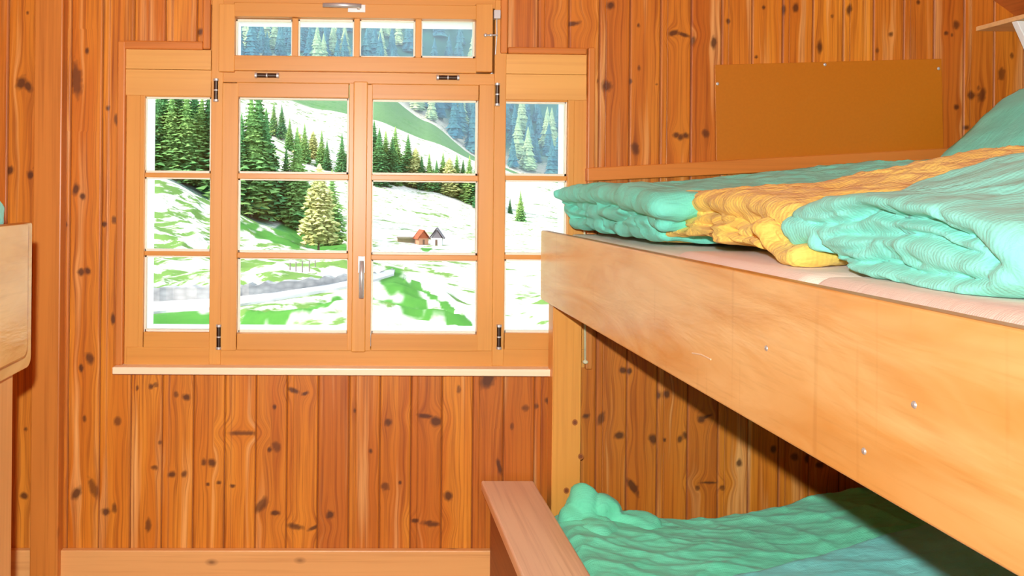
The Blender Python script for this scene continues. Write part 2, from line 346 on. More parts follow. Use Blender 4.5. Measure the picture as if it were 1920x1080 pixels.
    for nme, arr in (('knot', kn), ('tone', np.broadcast_to(tone[pid][None, :], X.shape)), ('joint', np.broadcast_to(ed[None, :], X.shape))):
        a = me.attributes.new(nme, 'FLOAT', 'POINT'); a.data.foreach_set('value', arr.astype(np.float32).ravel())
    me.materials.append(MAT['pine']); me.validate()
    return tag(link(bpy.data.objects.new('wall_front', me)), kind='structure')
# sloped ceiling line seen top right
_a, _b = W(1862, 0), W(1912, 36); SL = (_b.z-_a.z)/(_b.x-_a.x)
def slope_z(x): return _a.z + (x-_a.x)*SL
wall_front()
zk = slope_z(XR)
tag(MB().box(XL, XR, YB, .3, -.15, 0).build('floor', MAT['floor']), kind='structure')
xk = _a.x + (ZC-_a.z)/SL
m = MB(); m.box(XL, xk, YB, 0.0, ZC, ZC+.15)
m.add([(xk, YB, ZC), (XR+.1, YB, slope_z(XR+.1)), (XR+.1, 0, slope_z(XR+.1)), (xk, 0, ZC), (xk, YB, ZC+.15), (XR+.1, YB, slope_z(XR+.1)+.15), (XR+.1, 0, slope_z(XR+.1)+.15), (xk, 0, ZC+.15)],
      [(0,1,2,3),(4,5,6,7),(0,1,5,4),(1,2,6,5),(2,3,7,6),(3,0,4,7)])
tag(m.build('ceiling', MAT['ceil']), kind='structure')
tag(MB().box(XL-.15, XL, YB, 0, 0, ZC).build('wall_left', MAT['panel']), kind='structure')
tag(MB().box(XR, XR+.15, YB, 0, 0, zk+.1).build('wall_right', MAT['panel']), kind='structure')
tag(MB().box(XL, XR, YB-.15, YB, 0, ZC).build('wall_back', MAT['panel']), kind='structure')
# outer masonry with white window reveals
rx0, rx1 = X_(257), X_(1077); rz0, rz1 = Z_(634), Z_(160)
ux0, ux1, uz1 = X_(430), X_(900), Z_(26)
m = MB(); a, b = .031, .22
for (x0, x1, z0, z1) in ((XL-.3, rx0, -5, ZC+.6), (rx1, XR+.3, -5, ZC+.6), (rx0, rx1, -5, rz0), (rx0, ux0, rz1, ZC+.6), (ux1, rx1, rz1, ZC+.6), (ux0, ux1, uz1, ZC+.6)):
    m.box(x0, x1, a, b, z0, z1)
tag(m.build('wall_outside', MAT['plaster']), kind='structure')
tag(MB().box(XL-.3, XR+.3, YB-.2, .22, ZC+.6, ZC+.7).build('ceiling_outer', MAT['plaster']), kind='structure')
# baseboard and corner board
zb = Z_(1027, 550)
tag(MB().box(XL, XR, -.022, 0, 0, zb).build('baseboard_front', MAT['base'], bevel=.003), kind='structure')
tag(MB().box(X_(72, 500), X_(123, 600), -.05, .0, 0, slope_z(-1)if slope_z(-1) < ZC else ZC).build('trim_2', MAT['cornerpost'], bevel=.004), kind='structure')

# ------------------------------------------------------------------ window
win = tag(empty('window_1', (X_(665), 0, OZ0)), kind='structure'); WO = win.location.copy()
def wbuild(m, name, mat, parent=None, **kw):
    par = parent or win
    off = WO if par is win else WO
    o = m.build(name, mat, par, **kw)
    o.location = o.location - (WO if par is win else Vector((0, 0, 0)))
    return o
def wb(m, px0, px1, py0, py1, y0, y1, mi=0):
    cx, cy = (px0+px1)/2, (py0+py1)/2
    m.box(W(px0, cy).x, W(px1, cy).x, y0, y1, W(cx, py1).z, W(cx, py0).z, mi); return m
# frame (fixed): uprights and cross members
fr = MB()
wb(fr, 236, 264, 170, 682, -.006, .03); wb(fr, 1072, 1100, 178, 688, -.006, .03)           # outer uprights
wb(fr, 396, 418, -4, 682, -.014, .03); wb(fr, 924, 946, 2, 684, -.014, .03)                # mullions
wbuild(fr, 'frame', MAT['win_v'], bevel=.002)
fr = MB(); wb(fr, 238, 1100, 652, 686, -.010, .03)                                          # bottom rail
wb(fr, 396, 940, 136, 158, -.010, .03); wb(fr, 396, 940, -12, 14, -.010, .03)
wbuild(fr, 'frame', MAT['win_h'], bevel=.002)
for (a, b, t0, t1, t2) in ((235, 397, 94, 131, 180), (942, 1098, 103, 140, 188)):
    l_ = MB(); wb(l_, a, b, t0, t1, -.012, .03); wb(l_, a, b, t1+.6, t2, -.012, .03)
    wbuild(l_, 'lintel_board', MAT['lintel'], bevel=.0012)
# sashes
def sash(name, px0, px1, py0, py1, gx0, gx1, gy0, gy1, bars_h, bars_v=(), yf=-.020, skew=0, ybk=.022):
    """px0..py1 outer edge, g* glass opening; bars at given pixel spans"""
    root = wbuild(MB().box(*[0]*6) if False else _stiles(px0, px1, py0, py1, gx0, gx1, gy0, gy1, yf, ybk), name, MAT['win_v'], bevel=.0018)
    m = MB(); wb(m, gx0-1, gx1+1, py0, gy0, yf+.0008, ybk); wb(m, gx0-1, gx1+1, gy1, py1, yf+.0008, ybk)
    for (a, b) in bars_h: wb(m, gx0-1, gx1+1, a, b, yf+.012, .020)
    o = m.build('rail', MAT['win_h'], root, bevel=.0018)
    if bars_v:
        m = MB()
        for (a, b) in bars_v: wb(m, a, b, gy0-1, gy1+1, yf+.012, .020)
        m.build('glazing_bar', MAT['win_v'], root, bevel=.0018)
    # added pale ring round each pane, standing in for the glow at its edge
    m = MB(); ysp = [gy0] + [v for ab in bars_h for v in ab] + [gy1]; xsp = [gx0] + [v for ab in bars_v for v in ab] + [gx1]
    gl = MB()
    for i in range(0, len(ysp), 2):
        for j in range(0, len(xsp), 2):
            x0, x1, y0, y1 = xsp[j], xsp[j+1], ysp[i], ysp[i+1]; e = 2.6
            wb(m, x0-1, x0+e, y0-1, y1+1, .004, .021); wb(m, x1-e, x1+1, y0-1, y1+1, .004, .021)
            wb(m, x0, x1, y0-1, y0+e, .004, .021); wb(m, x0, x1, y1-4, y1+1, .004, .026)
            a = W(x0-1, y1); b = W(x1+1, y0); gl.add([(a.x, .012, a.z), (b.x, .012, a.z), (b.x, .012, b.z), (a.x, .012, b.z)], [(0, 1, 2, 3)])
    m.build('pane_glow_rim', MAT['bead'], root); gl.build('pane', MAT['glass'], root)
    return root
def _stiles(px0, px1, py0, py1, gx0, gx1, gy0, gy1, yf, yb):
    m = MB(); wb(m, px0, gx0, py0, py1, yf, yb); wb(m, gx1, px1, py0, py1, yf, yb); return m
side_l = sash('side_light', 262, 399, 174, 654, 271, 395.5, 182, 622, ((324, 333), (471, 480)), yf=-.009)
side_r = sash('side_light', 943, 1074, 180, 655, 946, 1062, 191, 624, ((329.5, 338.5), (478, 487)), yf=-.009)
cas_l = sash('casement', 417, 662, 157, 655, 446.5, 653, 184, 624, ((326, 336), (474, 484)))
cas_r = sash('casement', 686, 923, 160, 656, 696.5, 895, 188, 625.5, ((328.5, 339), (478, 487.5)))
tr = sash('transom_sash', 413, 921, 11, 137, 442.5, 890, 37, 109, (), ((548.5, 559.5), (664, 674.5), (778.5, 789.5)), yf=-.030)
m = MB(); wb(m, 661, 687, 155, 657, -.030, .019); m.build('meeting_strip', MAT['win_v'], cas_r, bevel=.003)
# hardware
def handle(cxp, cyp, L, vertical, parent):
    m = MB(); c = W(cxp, cyp); y = -.032
    if vertical:
        m.box(c.x-.011, c.x+.011, y-.004, y, c.z+L*.10, c.z+L*.52); m.tube([(c.x, y, c.z+L*.36), (c.x, y-.035, c.z+L*.36)], .006)
        m2 = MB().tube([(c.x, y-.035, c.z+L*.42), (c.x, y-.037, c.z), (c.x, y-.035, c.z-L*.5)], [.0065, .0085, .0075], 12)
    else:
        m.box(c.x+L*.10, c.x+L*.52, y-.004, y, c.z-.012, c.z+.012); m.tube([(c.x+L*.36, y, c.z), (c.x+L*.36, y-.03, c.z)], .006)
        m2 = MB().tube([(c.x+L*.42, y-.03, c.z+.002), (c.x, y-.032, c.z+.003), (c.x-L*.5, y-.03, c.z+.003)], [.0065, .008, .007], 12)
    o = m.build('handle', MAT['white'], parent, bevel=.001)
    return m2.build('handle', MAT['steel'], parent, smooth=True)
handle(677.5, 517, .125, True, cas_r)
handle(645, 20, .13, False, tr)
def hinge(cxp, cyp, L, vertical):
    c = W(cxp, cyp) - WO; m = MB(); y = -.026
    ax = Vector((0, 0, 1)) if vertical else Vector((1, 0, 0))
    for a, b, r in ((-.5, -.40, .0085), (-.40, -.03, .0068), (-.03, .03, .0072), (.03, .40, .0068), (.40, .5, .0085)):
        p, q = c + ax*a*L, c + ax*b*L; m.tube([(p.x, y, p.z), (q.x, y, q.z)], r, 12, mi=(1 if r < .007 else 0))
    o = m.build('hinge', [MAT['steel'], MAT['dsteel']], win, bevel=.0006)
for a in ((407.5, 171, .072, True), (412.5, 629, .078, True), (930, 179, .072, True), (933, 629, .078, True), (502, 143.5, .076, False), (838, 147.5, .072, False)): hinge(*a)
# scissor stay of the transom
m = MB(); wb(m, 923, 935, 23, 39, -.036, -.014)
p, q = W(928.5, 39), W(926.5, 105)
m.tube([(p.x, -.028, p.z), (W(929, 70).x, -.026, W(929, 70).z), (q.x, -.022, q.z)], .0022, 8)
p, q = W(907, 70), W(930, 69); m.tube([(p.x, -.034, p.z), (q.x, -.030, q.z)], .003, 8); m.ball((p.x, -.036, p.z), .006); m.ball((W(917, 70).x, -.036, W(917, 70).z), .005)
mm = m.build('window_stay', MAT['steel'], win, bevel=.0008); mm.location = -WO
# sill
m = MB(); a = W(219, 690); b = W(1037, 692)
m.box(a.x, b.x, -.052, .01, W(630, 697.5).z, W(630, 684).z); o = m.build('window_sill', MAT['sill'], win, bevel=.004, seg=3); o.location = -WO
# outer metal sill
m = MB(); m.box(rx0, rx1, .032, .23, rz0-.004, rz0+.004); o = m.build('outer_sill', MAT['plaster'], win); o.location = -WO
# stepped casing round the window (darker trim)
def casing_bar(m, px0, px1, py0, py1):
    wb(m, px0, px1, py0, py1, -.024, .0)
mv = MB()
for a in ((222, 236, 79, 682), (383, 397, -30, 94), (937, 950, -30, 102), (1097, 1110, 91, 690)): casing_bar(mv, *a)
t1 = tag(mv.build('trim_1', MAT['casing'], bevel=.004), kind='structure')
mh = MB()
for a in ((236.5, 382.5, 79, 94.5), (950.5, 1096.5, 91, 103), (397.5, 936.5, -40, -12)): casing_bar(mh, *a)
mh.build('cross_trim', MAT['casing_h'], t1, bevel=.004)

# ------------------------------------------------------------------ right bunk
XB = .585; ZT = 1.305; ZBm = 1.086; YEND = -2.95
bunk = tag(empty('bunk_bed', (XB, -.9, 0)), 'large two-tier wooden bunk on the right with a deep varnished plywood front board', 'bunk bed')
BO = bunk.location.copy()
def bb(m, name, mat, **kw):
    o = m.build(name, mat, bunk, **kw); o.location = o.location - BO; return o
# front board with eased corners
m = MB(); th = .024; pts = []
y0, y1 = -.012, YEND
for (cy, cz, a0, rr) in ((y0-.012, ZT-.012, 0, .012), (y0-.012, ZBm+.012, -90, .012)):
    pass
outl = []
def arc(cy, cz, r, a0, a1, n=6):
    for i in range(n+1):
        a = math.radians(a0+(a1-a0)*i/n); outl.append((cy+r*math.cos(a), cz+r*math.sin(a)))
arc(y0-.01, ZBm+.01, .01, -90, 0); arc(y0-.01, ZT-.01, .01, 0, 90); arc(y1+.01, ZT-.01, .01, 90, 180); arc(y1+.01, ZBm+.01, .01, 180, 270)
n = len(outl); vs = [(XB, y, z) for y, z in outl] + [(XB+th, y, z) for y, z in outl]
m.add(vs, [tuple(range(n)), tuple(range(2*n-1, n-1, -1))], 0); m.add(vs, [(i, (i+1) % n, n+(i+1) % n, n+i) for i in range(n)], 1)
fb = bb(m, 'front_board', [MAT['ply'], MAT['plyedge']], bevel=.004, seg=3)
# screws in the front board
for (px, py) in ((1437, 653), (1714, 759), (1620, 846)):
    c = WX(px, py, XB); mm = MB(); r = .0042
    vs = [(XB-.0022, c.y, c.z)] + [(XB-.0015, c.y+r*.7*math.cos(t*PI/6), c.z+r*.7*math.sin(t*PI/6)) for t in range(12)] + [(XB, c.y+r*math.cos(t*PI/6), c.z+r*math.sin(t*PI/6)) for t in range(12)]
    mm.add(vs, [(0, 1+t, 1+(t+1) % 12) for t in range(12)] + [(1+t, 13+t, 13+(t+1) % 12, 1+(t+1) % 12) for t in range(12)])
    mm.build('screw', MAT['steel'], fb)
# scratch in the varnish
c0, c1, c2 = WX(1298, 662, XB-.0004), WX(1315, 665, XB-.0004), WX(1333, 674, XB-.0004)
MB().tube([c0, c1, c2], .0013, 6).build('scratch', MAT['sill'], fb)
# posts
pz = .0
for (ya, yb) in ((-.085, -.024), (-2.80, -2.72)):
    m = MB().box(XB+th, XB+th+.090, ya, yb, 0, ZT-.03); bb(m, 'post', MAT['post'], bevel=.003)
# knots on the post face
knm = plain('knot_wood', srgb(128, 62, 24), .5); knr = plain('knot_ring_wood', srgb(170, 92, 34), .5)
for (px, py, r) in ((1078, 792, .009), (1089, 856, .009), (1062, 920, .009)):
    c = W(px, py, -.0853); mm = MB()
    for k_, (rr, mi) in enumerate(((r, 1), (r*.6, 0))):
        yy = -.0853-.0002*k_
        mm.add([(c.x+rr*math.cos(t*PI/8), yy, c.z+rr*1.1*math.sin(t*PI/8)) for t in range(16)], [tuple(range(16))], mi)
    bb(mm, 'knot', [knm, knr])
m = MB().box(XB+th, XR-.02, YEND+.02, -.02, 1.13, 1.15); bb(m, 'upper_platform', MAT['dark'])
m = MB().box(XB+th+.01, XB+th+.05, YEND+.05, -.10, 1.09, 1.13); bb(m, 'bearer', MAT['dark'])
# back rail, propped slightly askew against the wall
p0, p1, p2, p3 = W(1101, 315, -.03), W(1900, 271, -.03), W(1900, 300, -.03), W(1101, 340, -.03)
m = MB(); f = [p0, p1, p2, p3]
m.add([(p.x, -.034, p.z) for p in f] + [(p.x, -.004, p.z) for p in f], [(0,1,2,3),(7,6,5,4),(0,4,5,1),(1,5,6,2),(2,6,7,3),(3,7,4,0)])
bb(m, 'back_rail', MAT['casing_h'], bevel=.003)
# lower tier: wide rail plank, board under it, platform
zr = EYE - .908; xr0, xr1 = .400, .566
m = MB().box(xr0, xr1, -2.7, -.024, zr-.032, zr); bb(m, 'seat_rail', MAT['rail'], bevel=.006, seg=3)
m = MB().box(xr0+.03, xr0+.055, -2.7, -.024, .06, zr-.032); bb(m, 'lower_board', MAT['dark'], bevel=.002)
m = MB().box(xr0+.055, XR-.02, -2.7, -.024, .20, .22); bb(m, 'lower_platform', MAT['dark'])

# ------------------------------------------------------------------ left bunk
XLB = -.605
lb = tag(empty('bunk_bed', (XLB, -2.0, 0)), 'wooden bunk at the left edge with a rounded plywood board on a pale post', 'bunk bed'); LO = lb.location.copy()
def lbb(m, name, mat, **kw):
    o = m.build(name, mat, lb, **kw); o.location = o.location - LO; return o
def ply_panel(X0, X1, pA, pB, r, mats, name, ynear):
    """board in a plane of constant X: far top corner pA, far bottom corner pB (y,z)"""
    global outl
    outl = []
    arc(pB[0]-r, pB[1]+r, r, -90, 0, 8); arc(pA[0]-.006, pA[1]-.006, .006, 0, 90, 3); outl += [(ynear, pA[1]), (ynear, pB[1])]
    n = len(outl); m = MB(); vs = [(X0, y, z) for y, z in outl] + [(X1, y, z) for y, z in outl]
    m.add(vs, [tuple(range(n)), tuple(range(2*n-1, n-1, -1))], 0); m.add(vs, [(i, (i+1) % n, n+(i+1) % n, n+i) for i in range(n)], 1)
    return lbb(m, name, mats, bevel=.002)
pa, pb_ = WX(54, 419, XLB), WX(54, 665, XLB)
ply_panel(XLB, XLB-.022, (pa.y, pa.z), (pa.y, pb_.z), .018, [MAT['ply2'], MAT['plyedge']], 'front_board', -3.3)
X2 = XLB-.0225; pc, pd = WX(61, 422, X2), WX(61, 684, X2)
ply_panel(X2, X2-.02, (pc.y, pa.z-.001), (pc.y, pd.z), .02, [MAT['ply2'], MAT['plyedge']], 'inner_board', -3.3)
X3 = X2-.0205; q0 = WX(23, 900, X3)
m = MB().box(X3, X3-.08, q0.y, q0.y-.075, 0, pa.z-.03); lbb(m, 'post', MAT['postpale'], bevel=.003)
m = MB().box(X3, X3-.08, -3.28, -3.2, 0, pa.z-.03); lbb(m, 'post', MAT['postpale'], bevel=.003)
ZLM = pa.z - .12
m = MB().box(X3, XL+.02, pa.y-.03, -3.28, ZLM-.02, ZLM); lbb(m, 'upper_platform', MAT['dark'])

# ------------------------------------------------------------------ bedding
def bake(o):
    dg = bpy.context.evaluated_depsgraph_get(); dg.update()
    ev = o.evaluated_get(dg); me = bpy.data.meshes.new_from_object(ev); old = o.data
    o.modifiers.clear(); o.data = me; me.name = old.name; return o
def np_co(me):
    a = np.empty(len(me.vertices)*3, np.float32); me.vertices.foreach_get('co', a); return a.reshape(-1, 3).astype(float)
def np_no(me):
    a = np.empty(len(me.vertices)*3, np.float32); me.vertices.foreach_get('normal', a); return a.reshape(-1, 3).astype(float)
def set_co(me, c):
    me.vertices.foreach_set('co', c.astype(np.float32).ravel()); me.update()
def resample(pts, n):
    p = np.array(pts, float)
    # catmull-rom
    out = []
    for i in range(len(p)-1):
        p0, p1, p2, p3 = p[max(i-1, 0)], p[i], p[i+1], p[min(i+2, len(p)-1)]
        for t in np.linspace(0, 1, n, endpoint=False):
            out.append(.5*((2*p1)+(-p0+p2)*t+(2*p0-5*p1+4*p2-p3)*t*t+(-p0+3*p1-3*p2+p3)*t**3))
    out.append(p[-1]); return np.array(out)
def fold_slab(mb, path, r0, x0, x1, bulge=None, wob=0, seed=0):
    """padded layer: path in (y,z) with radius, swept along x from the puffed end at x0"""
    P = resample([(a[0], a[1], (a[2] if len(a) > 2 else r0)) for a in path], 7)
    n = len(P); T = np.gradient(P[:, :2], axis=0); T /= np.linalg.norm(T, axis=1)[:, None]+1e-9; N = np.stack([-T[:, 1], T[:, 0]], 1)
    def ring(x, s):
        o = []
        for i in range(n): o.append((x, *(P[i, :2] + N[i]*P[i, 2]*s)))
        c = P[-1]
        for a in np.linspace(90, -90, 7)[1:-1]:
            ar = math.radians(a); d = T[-1]*math.cos(ar)+N[-1]*math.sin(ar); o.append((x, *(c[:2]+d*c[2]*s)))
        for i in range(n-1, -1, -1): o.append((x, *(P[i, :2] - N[i]*P[i, 2]*s)))
        c = P[0]
        for a in np.linspace(-90, 90, 7)[1:-1]:
            ar = math.radians(a); d = -T[0]*math.cos(ar)+N[0]*math.sin(ar); o.append((x, *(c[:2]+d*c[2]*s)))
        return o
    xs = [(x0+r0*(1-math.sin(t)), math.cos(t)) for t in np.linspace(PI/2*.93, 0, 6)]
    xs += [(x, 1) for x in np.linspace(x0+r0+.02, x1, 8)]
    rings = [ring(x, s) for x, s in xs]; k = len(rings[0]); vs = [v for r in rings for v in r]; fs = []
    for j in range(len(rings)-1):
        for i in range(k): fs.append((j*k+i, j*k+(i+1) % k, (j+1)*k+(i+1) % k, (j+1)*k+i))
    # caps as strips between opposite sides of the path
    def cap(b, flip):
        for i in range(n-1):
            a_, b_ = b+i, b+i+1; c_, d_ = b+n+5+(n-1-i)-1, b+n+5+(n-1-i)
            fs.append((a_, b_, c_, d_) if not flip else (d_, c_, b_, a_))
        fs.append(tuple(b+v for v in range(n-1, n+6))); fs.append((b,)+tuple(b+v for v in range(k-1, k-7, -1)))
    cap(0, False); cap((len(rings)-1)*k, True)
    mb.add(vs, fs); return mb
def sstep(a, b, x): t = np.clip((x-a)/(b-a), 0, 1); return t*t*(3-2*t)
def finish_duvet(mb, name, mat, label, cat, group, voxel=.0048, wr=.010, fine=.004, lift=None, seed=0, smooth=2, post=None):
    o = mb.build(name, mat)
    r = o.modifiers.new('r', 'REMESH'); r.mode = 'VOXEL'; r.voxel_size = voxel
    s = o.modifiers.new('s', 'SMOOTH'); s.iterations = smooth; s.factor = .5
    bake(o); me = o.data; c = np_co(me); n = np_no(me)
    x, y, z = c[:, 0], c[:, 1], c[:, 2]
    w1 = vnoise(x*9, y*16, z*16, seed)*wr
    rid = 1-np.abs(vnoise(x*14, y*24+x*8, z*26, seed+1))*2
    w2 = np.clip(rid, -1, 1)*fine + vnoise(x*45, y*60, z*60, seed+3)*fine*.45
    c = c + n*(w1+w2)[:, None]
    if post is not None: c = post(c)
    if lift is not None: c = lift(c)
    set_co(me, c)
    me.polygons.foreach_set('use_smooth', [True]*len(me.polygons))
    if not me.materials: me.materials.append(mat)
    ctr = Vector((float(c[:, 0].mean()), float(c[:, 1].mean()), float(c[:, 2].min())))
    set_co(me, c - np.array(ctr)[None, :]); o.location = ctr
    return tag(o, label, cat, group)
ZM = 1.312           # top of the upper mattresses
def px_path(pts, X):
    out = []
    for p in pts:
        q = WX(p[0], p[1], X); s = (q.y+D)/FPX
        out.append((q.y, q.z, p[2]*s))
    return out
def lift_fn(amount, xa, xb, z0=ZM):
    def f(c):
        g = 1 + amount*sstep(xa, xb, c[:, 0]); c = c.copy(); c[:, 2] = z0 + (c[:, 2]-z0)*g; return c
    return f
def clampz(z0):
    def f(c): c = c.copy(); c[:, 2] = np.maximum(c[:, 2], z0+.001); return c
    return f
def carve(c, creases, X, reach=.09, puff=0.0):
    """press fold lines into the aisle side: each crease is (points in photo pixels on the plane X, depth, width)"""
    c = c.copy(); near_ = np.clip(1-(c[:, 0]-(X-.03))/reach, 0, 1)**.5; push = np.zeros(len(c))
    wy = vnoise(c[:, 1]*22, c[:, 2]*22, 1, 77)*.006; wz = vnoise(c[:, 1]*22, c[:, 2]*22, 9, 78)*.006
    dsum = np.full(len(c), 9.0)
    for pts, dep, wid in creases:
        P = resample([(q.y, q.z) for q in (WX(a, b, X) for a, b in pts)], 5)
        best = np.full(len(c), 9.0); tt = np.zeros(len(c)); n = len(P)-1
        for i in range(n):
            a, b = P[i], P[i+1]; ab = b-a; L = (ab**2).sum()+1e-9
            t = np.clip(((c[:, 1]+wy-a[0])*ab[0]+(c[:, 2]+wz-a[1])*ab[1])/L, 0, 1)
            d = np.hypot(c[:, 1]+wy-a[0]-t*ab[0], c[:, 2]+wz-a[1]-t*ab[1]); k_ = d < best; best[k_] = d[k_]; tt[k_] = (i+t[k_])/n
        tap = np.sqrt(np.clip(np.sin(PI*np.clip(tt, .03, .97)), 0, 1))
        push = np.maximum(push, dep*tap*np.exp(-(best/wid)**1.3)); dsum = np.minimum(dsum, best)
    c[:, 0] += (push - puff*np.clip(dsum/.02, 0, 1)*(dsum < 1))*near_
    return c
# mattresses upper bunk
def mattress(x0, x1, y0, y1, z0, z1, label, group, mat='mattress', r=.045, name='mattress'):
    nx, ny, nz = 24, 16, 5; mb = MB(); 
    mb.box(x0, x1, y0, y1, z0, z1); o = mb.build(name, MAT[mat], origin=Vector(((x0+x1)/2, (y0+y1)/2, z0)))
    b = o.modifiers.new('b', 'BEVEL'); b.width = r; b.segments = 6
    o.data.polygons.foreach_set('use_smooth', [True]*len(o.data.polygons))
    return tag(o, label, 'mattress', group)
mx0 = XB+th+.012
ya = WX(1256, 450, mx0).y; yb = WX(1506, 510, mx0).y
mg = 'pale pink mattresses on the upper tier of the right bunk'
mattress(mx0, XR-.05, ya+.003, -.10, 1.152, ZM-.012, 'pale pink mattress under the green duvet nearest the window, upper tier of the right bunk', mg)
mattress(mx0, XR-.05, yb+.003, ya-.003, 1.152, ZM, 'pale pink mattress under the yellow duvet on the upper tier', mg, r=.03)
mattress(mx0, XR-.05, YEND+.1, yb-.003, 1.152, ZM, 'pale pink mattress under the thick aqua duvet nearest the camera', mg, r=.03)

# aqua duvet (nearest)
X = .675; mb = MB()
A = px_path([(1476, 424, 24), (1520, 396, 24), (1600, 380, 20), (1690, 386, 22), (1780, 410, 27), (1850, 446, 36), (1880, 492, 36), (1852, 530, 30), (1790, 545, 22), (1700, 528, 20), (1625, 510, 18), (1580, 495, 12)], X)
fold_slab(mb, A, .035, X, 2.35)
fold_slab(mb, px_path([(1480, 438, 24), (1540, 424, 17), (1610, 414, 16), (1700, 425, 16), (1770, 448, 16), (1822, 470, 14)], X), .022, X+.008, 2.3)
fold_slab(mb, px_path([(1515, 455, 18), (1590, 452, 20), (1680, 462, 24), (1760, 486, 26), (1825, 508, 24)], X), .025, X+.002, 2.3)
fold_slab(mb, px_path([(1545, 478, 16), (1620, 490, 18), (1700, 512, 17), (1770, 528, 16)], X), .022, X+.006, 2.3)
dg_ = 'folded duvets laid across the upper tier of the right bunk'
AQ = [([(1478, 408), (1530, 418), (1575, 408), (1610, 396), (1640, 402), (1655, 396), (1670, 404), (1715, 408), (1770, 436), (1810, 436), (1838, 470)], .040, .0050),
      ([(1530, 448), (1560, 440), (1640, 432), (1720, 448), (1780, 462), (1832, 471)], .026, .0042),
      ([(1525, 460), (1545, 482), (1590, 486), (1640, 492), (1700, 515), (1760, 520), (1838, 532)], .030, .0045),
      ([(1522, 440), (1530, 462), (1540, 480)], .030, .0050), ([(1628, 440), (1636, 466), (1650, 492)], .010, .005), ([(1545, 476), (1590, 462), (1618, 440)], .012, .0045),
      ([(1660, 520), (1700, 545), (1735, 560)], .012, .006), ([(1490, 400), (1540, 395), (1600, 380)], .010, .006), ([(1745, 380), (1760, 410), (1800, 425)], .010, .006), ([(1850, 480), (1880, 520), (1870, 560)], .008, .008)]
YE = [([(1240, 392), (1262, 388), (1288, 380), (1300, 370)], .020, .005), ([(1278, 396), (1296, 404), (1320, 398), (1335, 408), (1350, 414), (1395, 416), (1435, 410)], .028, .0055),
      ([(1238, 415), (1270, 428), (1310, 422), (1360, 436), (1410, 442), (1450, 436)], .030, .0055), ([(1300, 432), (1340, 442), (1400, 462), (1440, 470)], .016, .005), ([(1415, 412), (1425, 440), (1445, 468), (1470, 490)], .020, .006),
      ([(1470, 425), (1480, 450), (1510, 470)], .018, .006), ([(1250, 440), (1240, 452), (1262, 462)], .012, .005)]
GR = [([(1045, 362), (1062, 378), (1072, 392), (1092, 396), (1100, 410)], .026, .008), ([(1128, 372), (1134, 385), (1150, 384), (1165, 388), (1176, 384)], .024, .007), ([(1124, 394), (1134, 408), (1160, 412), (1195, 398), (1206, 412)], .026, .007),
      ([(1060, 400), (1075, 410), (1090, 405)], .024, .008), ([(1120, 412), (1116, 426), (1140, 440)], .018, .007), ([(1206, 398), (1208, 420), (1226, 444)], .018, .007), ([(1140, 412), (1175, 414), (1190, 420)], .014, .006)]
def aqua_post(c):
    return carve(lift_fn(.85, .70, 1.15)(clampz(ZM)(c)), AQ, .675)
finish_duvet(mb, 'duvet', MAT['aqua'], 'thick folded aqua duvet nearest the camera on the upper tier', 'duvet', dg_, wr=.007, fine=.004, seed=11, lift=aqua_post)
# yellow duvet
X = .705; mb = MB()
fold_slab(mb, px_path([(1250, 398, 16), (1275, 380, 18), (1330, 376, 20), (1400, 384, 24), (1455, 400, 28), (1510, 425, 28)], X), .030, X-.015, 2.35)
fold_slab(mb, px_path([(1246, 412, 12), (1300, 412, 14), (1360, 420, 15), (1420, 432, 17), (1470, 448, 18)], X), .020, X-.008, 2.3)
fold_slab(mb, px_path([(1242, 448, 9), (1265, 434, 10), (1310, 430, 9), (1370, 440, 11), (1425, 454, 13), (1475, 466, 14)], X), .020, X-.028, 2.3)
fold_slab(mb, px_path([(1446, 430, 14), (1462, 455, 16), (1482, 478, 17), (1510, 478, 14)], X-.02), .022, X-.045, 1.0)
finish_duvet(mb, 'duvet', MAT['yellow'], 'folded yellow seersucker duvet between the green and the aqua one', 'duvet', dg_, wr=.008, fine=.005, seed=23, lift=lambda c: carve(lift_fn(.75, .74, 1.5)(clampz(ZM)(c)), YE, .695))
# green duvet, next to the window
X = .64; mb = MB()
fold_slab(mb, px_path([(1062, 368, 14), (1090, 362, 16), (1130, 365, 18), (1180, 370, 22), (1240, 385, 26)], X), .030, X-.03, 2.35)
fold_slab(mb, px_path([(1066, 392, 13), (1100, 394, 14), (1150, 402, 15), (1200, 412, 15), (1240, 420, 14)], X+.01), .024, X, 2.3)
fold_slab(mb, px_path([(1075, 414, 11), (1110, 418, 13), (1160, 424, 14), (1230, 436, 14)], X+.02), .022, X+.015, 2.3)
fold_slab(mb, px_path([(1122, 372, 12), (1128, 395, 14), (1160, 392, 12)], X-.01), .02, X-.02, .9)
# the pulled-out corner
p = W(1046, 368, -.12)
mb.tube([(p.x-.012, p.y, p.z+.006), (p.x+.03, p.y-.02, p.z), (p.x+.09, p.y-.05, p.z-.01)], [.010, .022, .030], 10)
finish_duvet(mb, 'duvet', MAT['green'], 'folded green duvet against the window wall on the upper tier', 'duvet', dg_, wr=.007, fine=.004, seed=31, lift=lambda c: carve(lift_fn(.55, .74, 1.7)(clampz(ZM-.010)(np.column_stack([c[:, 0], np.minimum(c[:, 1], -.04), c[:, 2]]))), GR, .64))
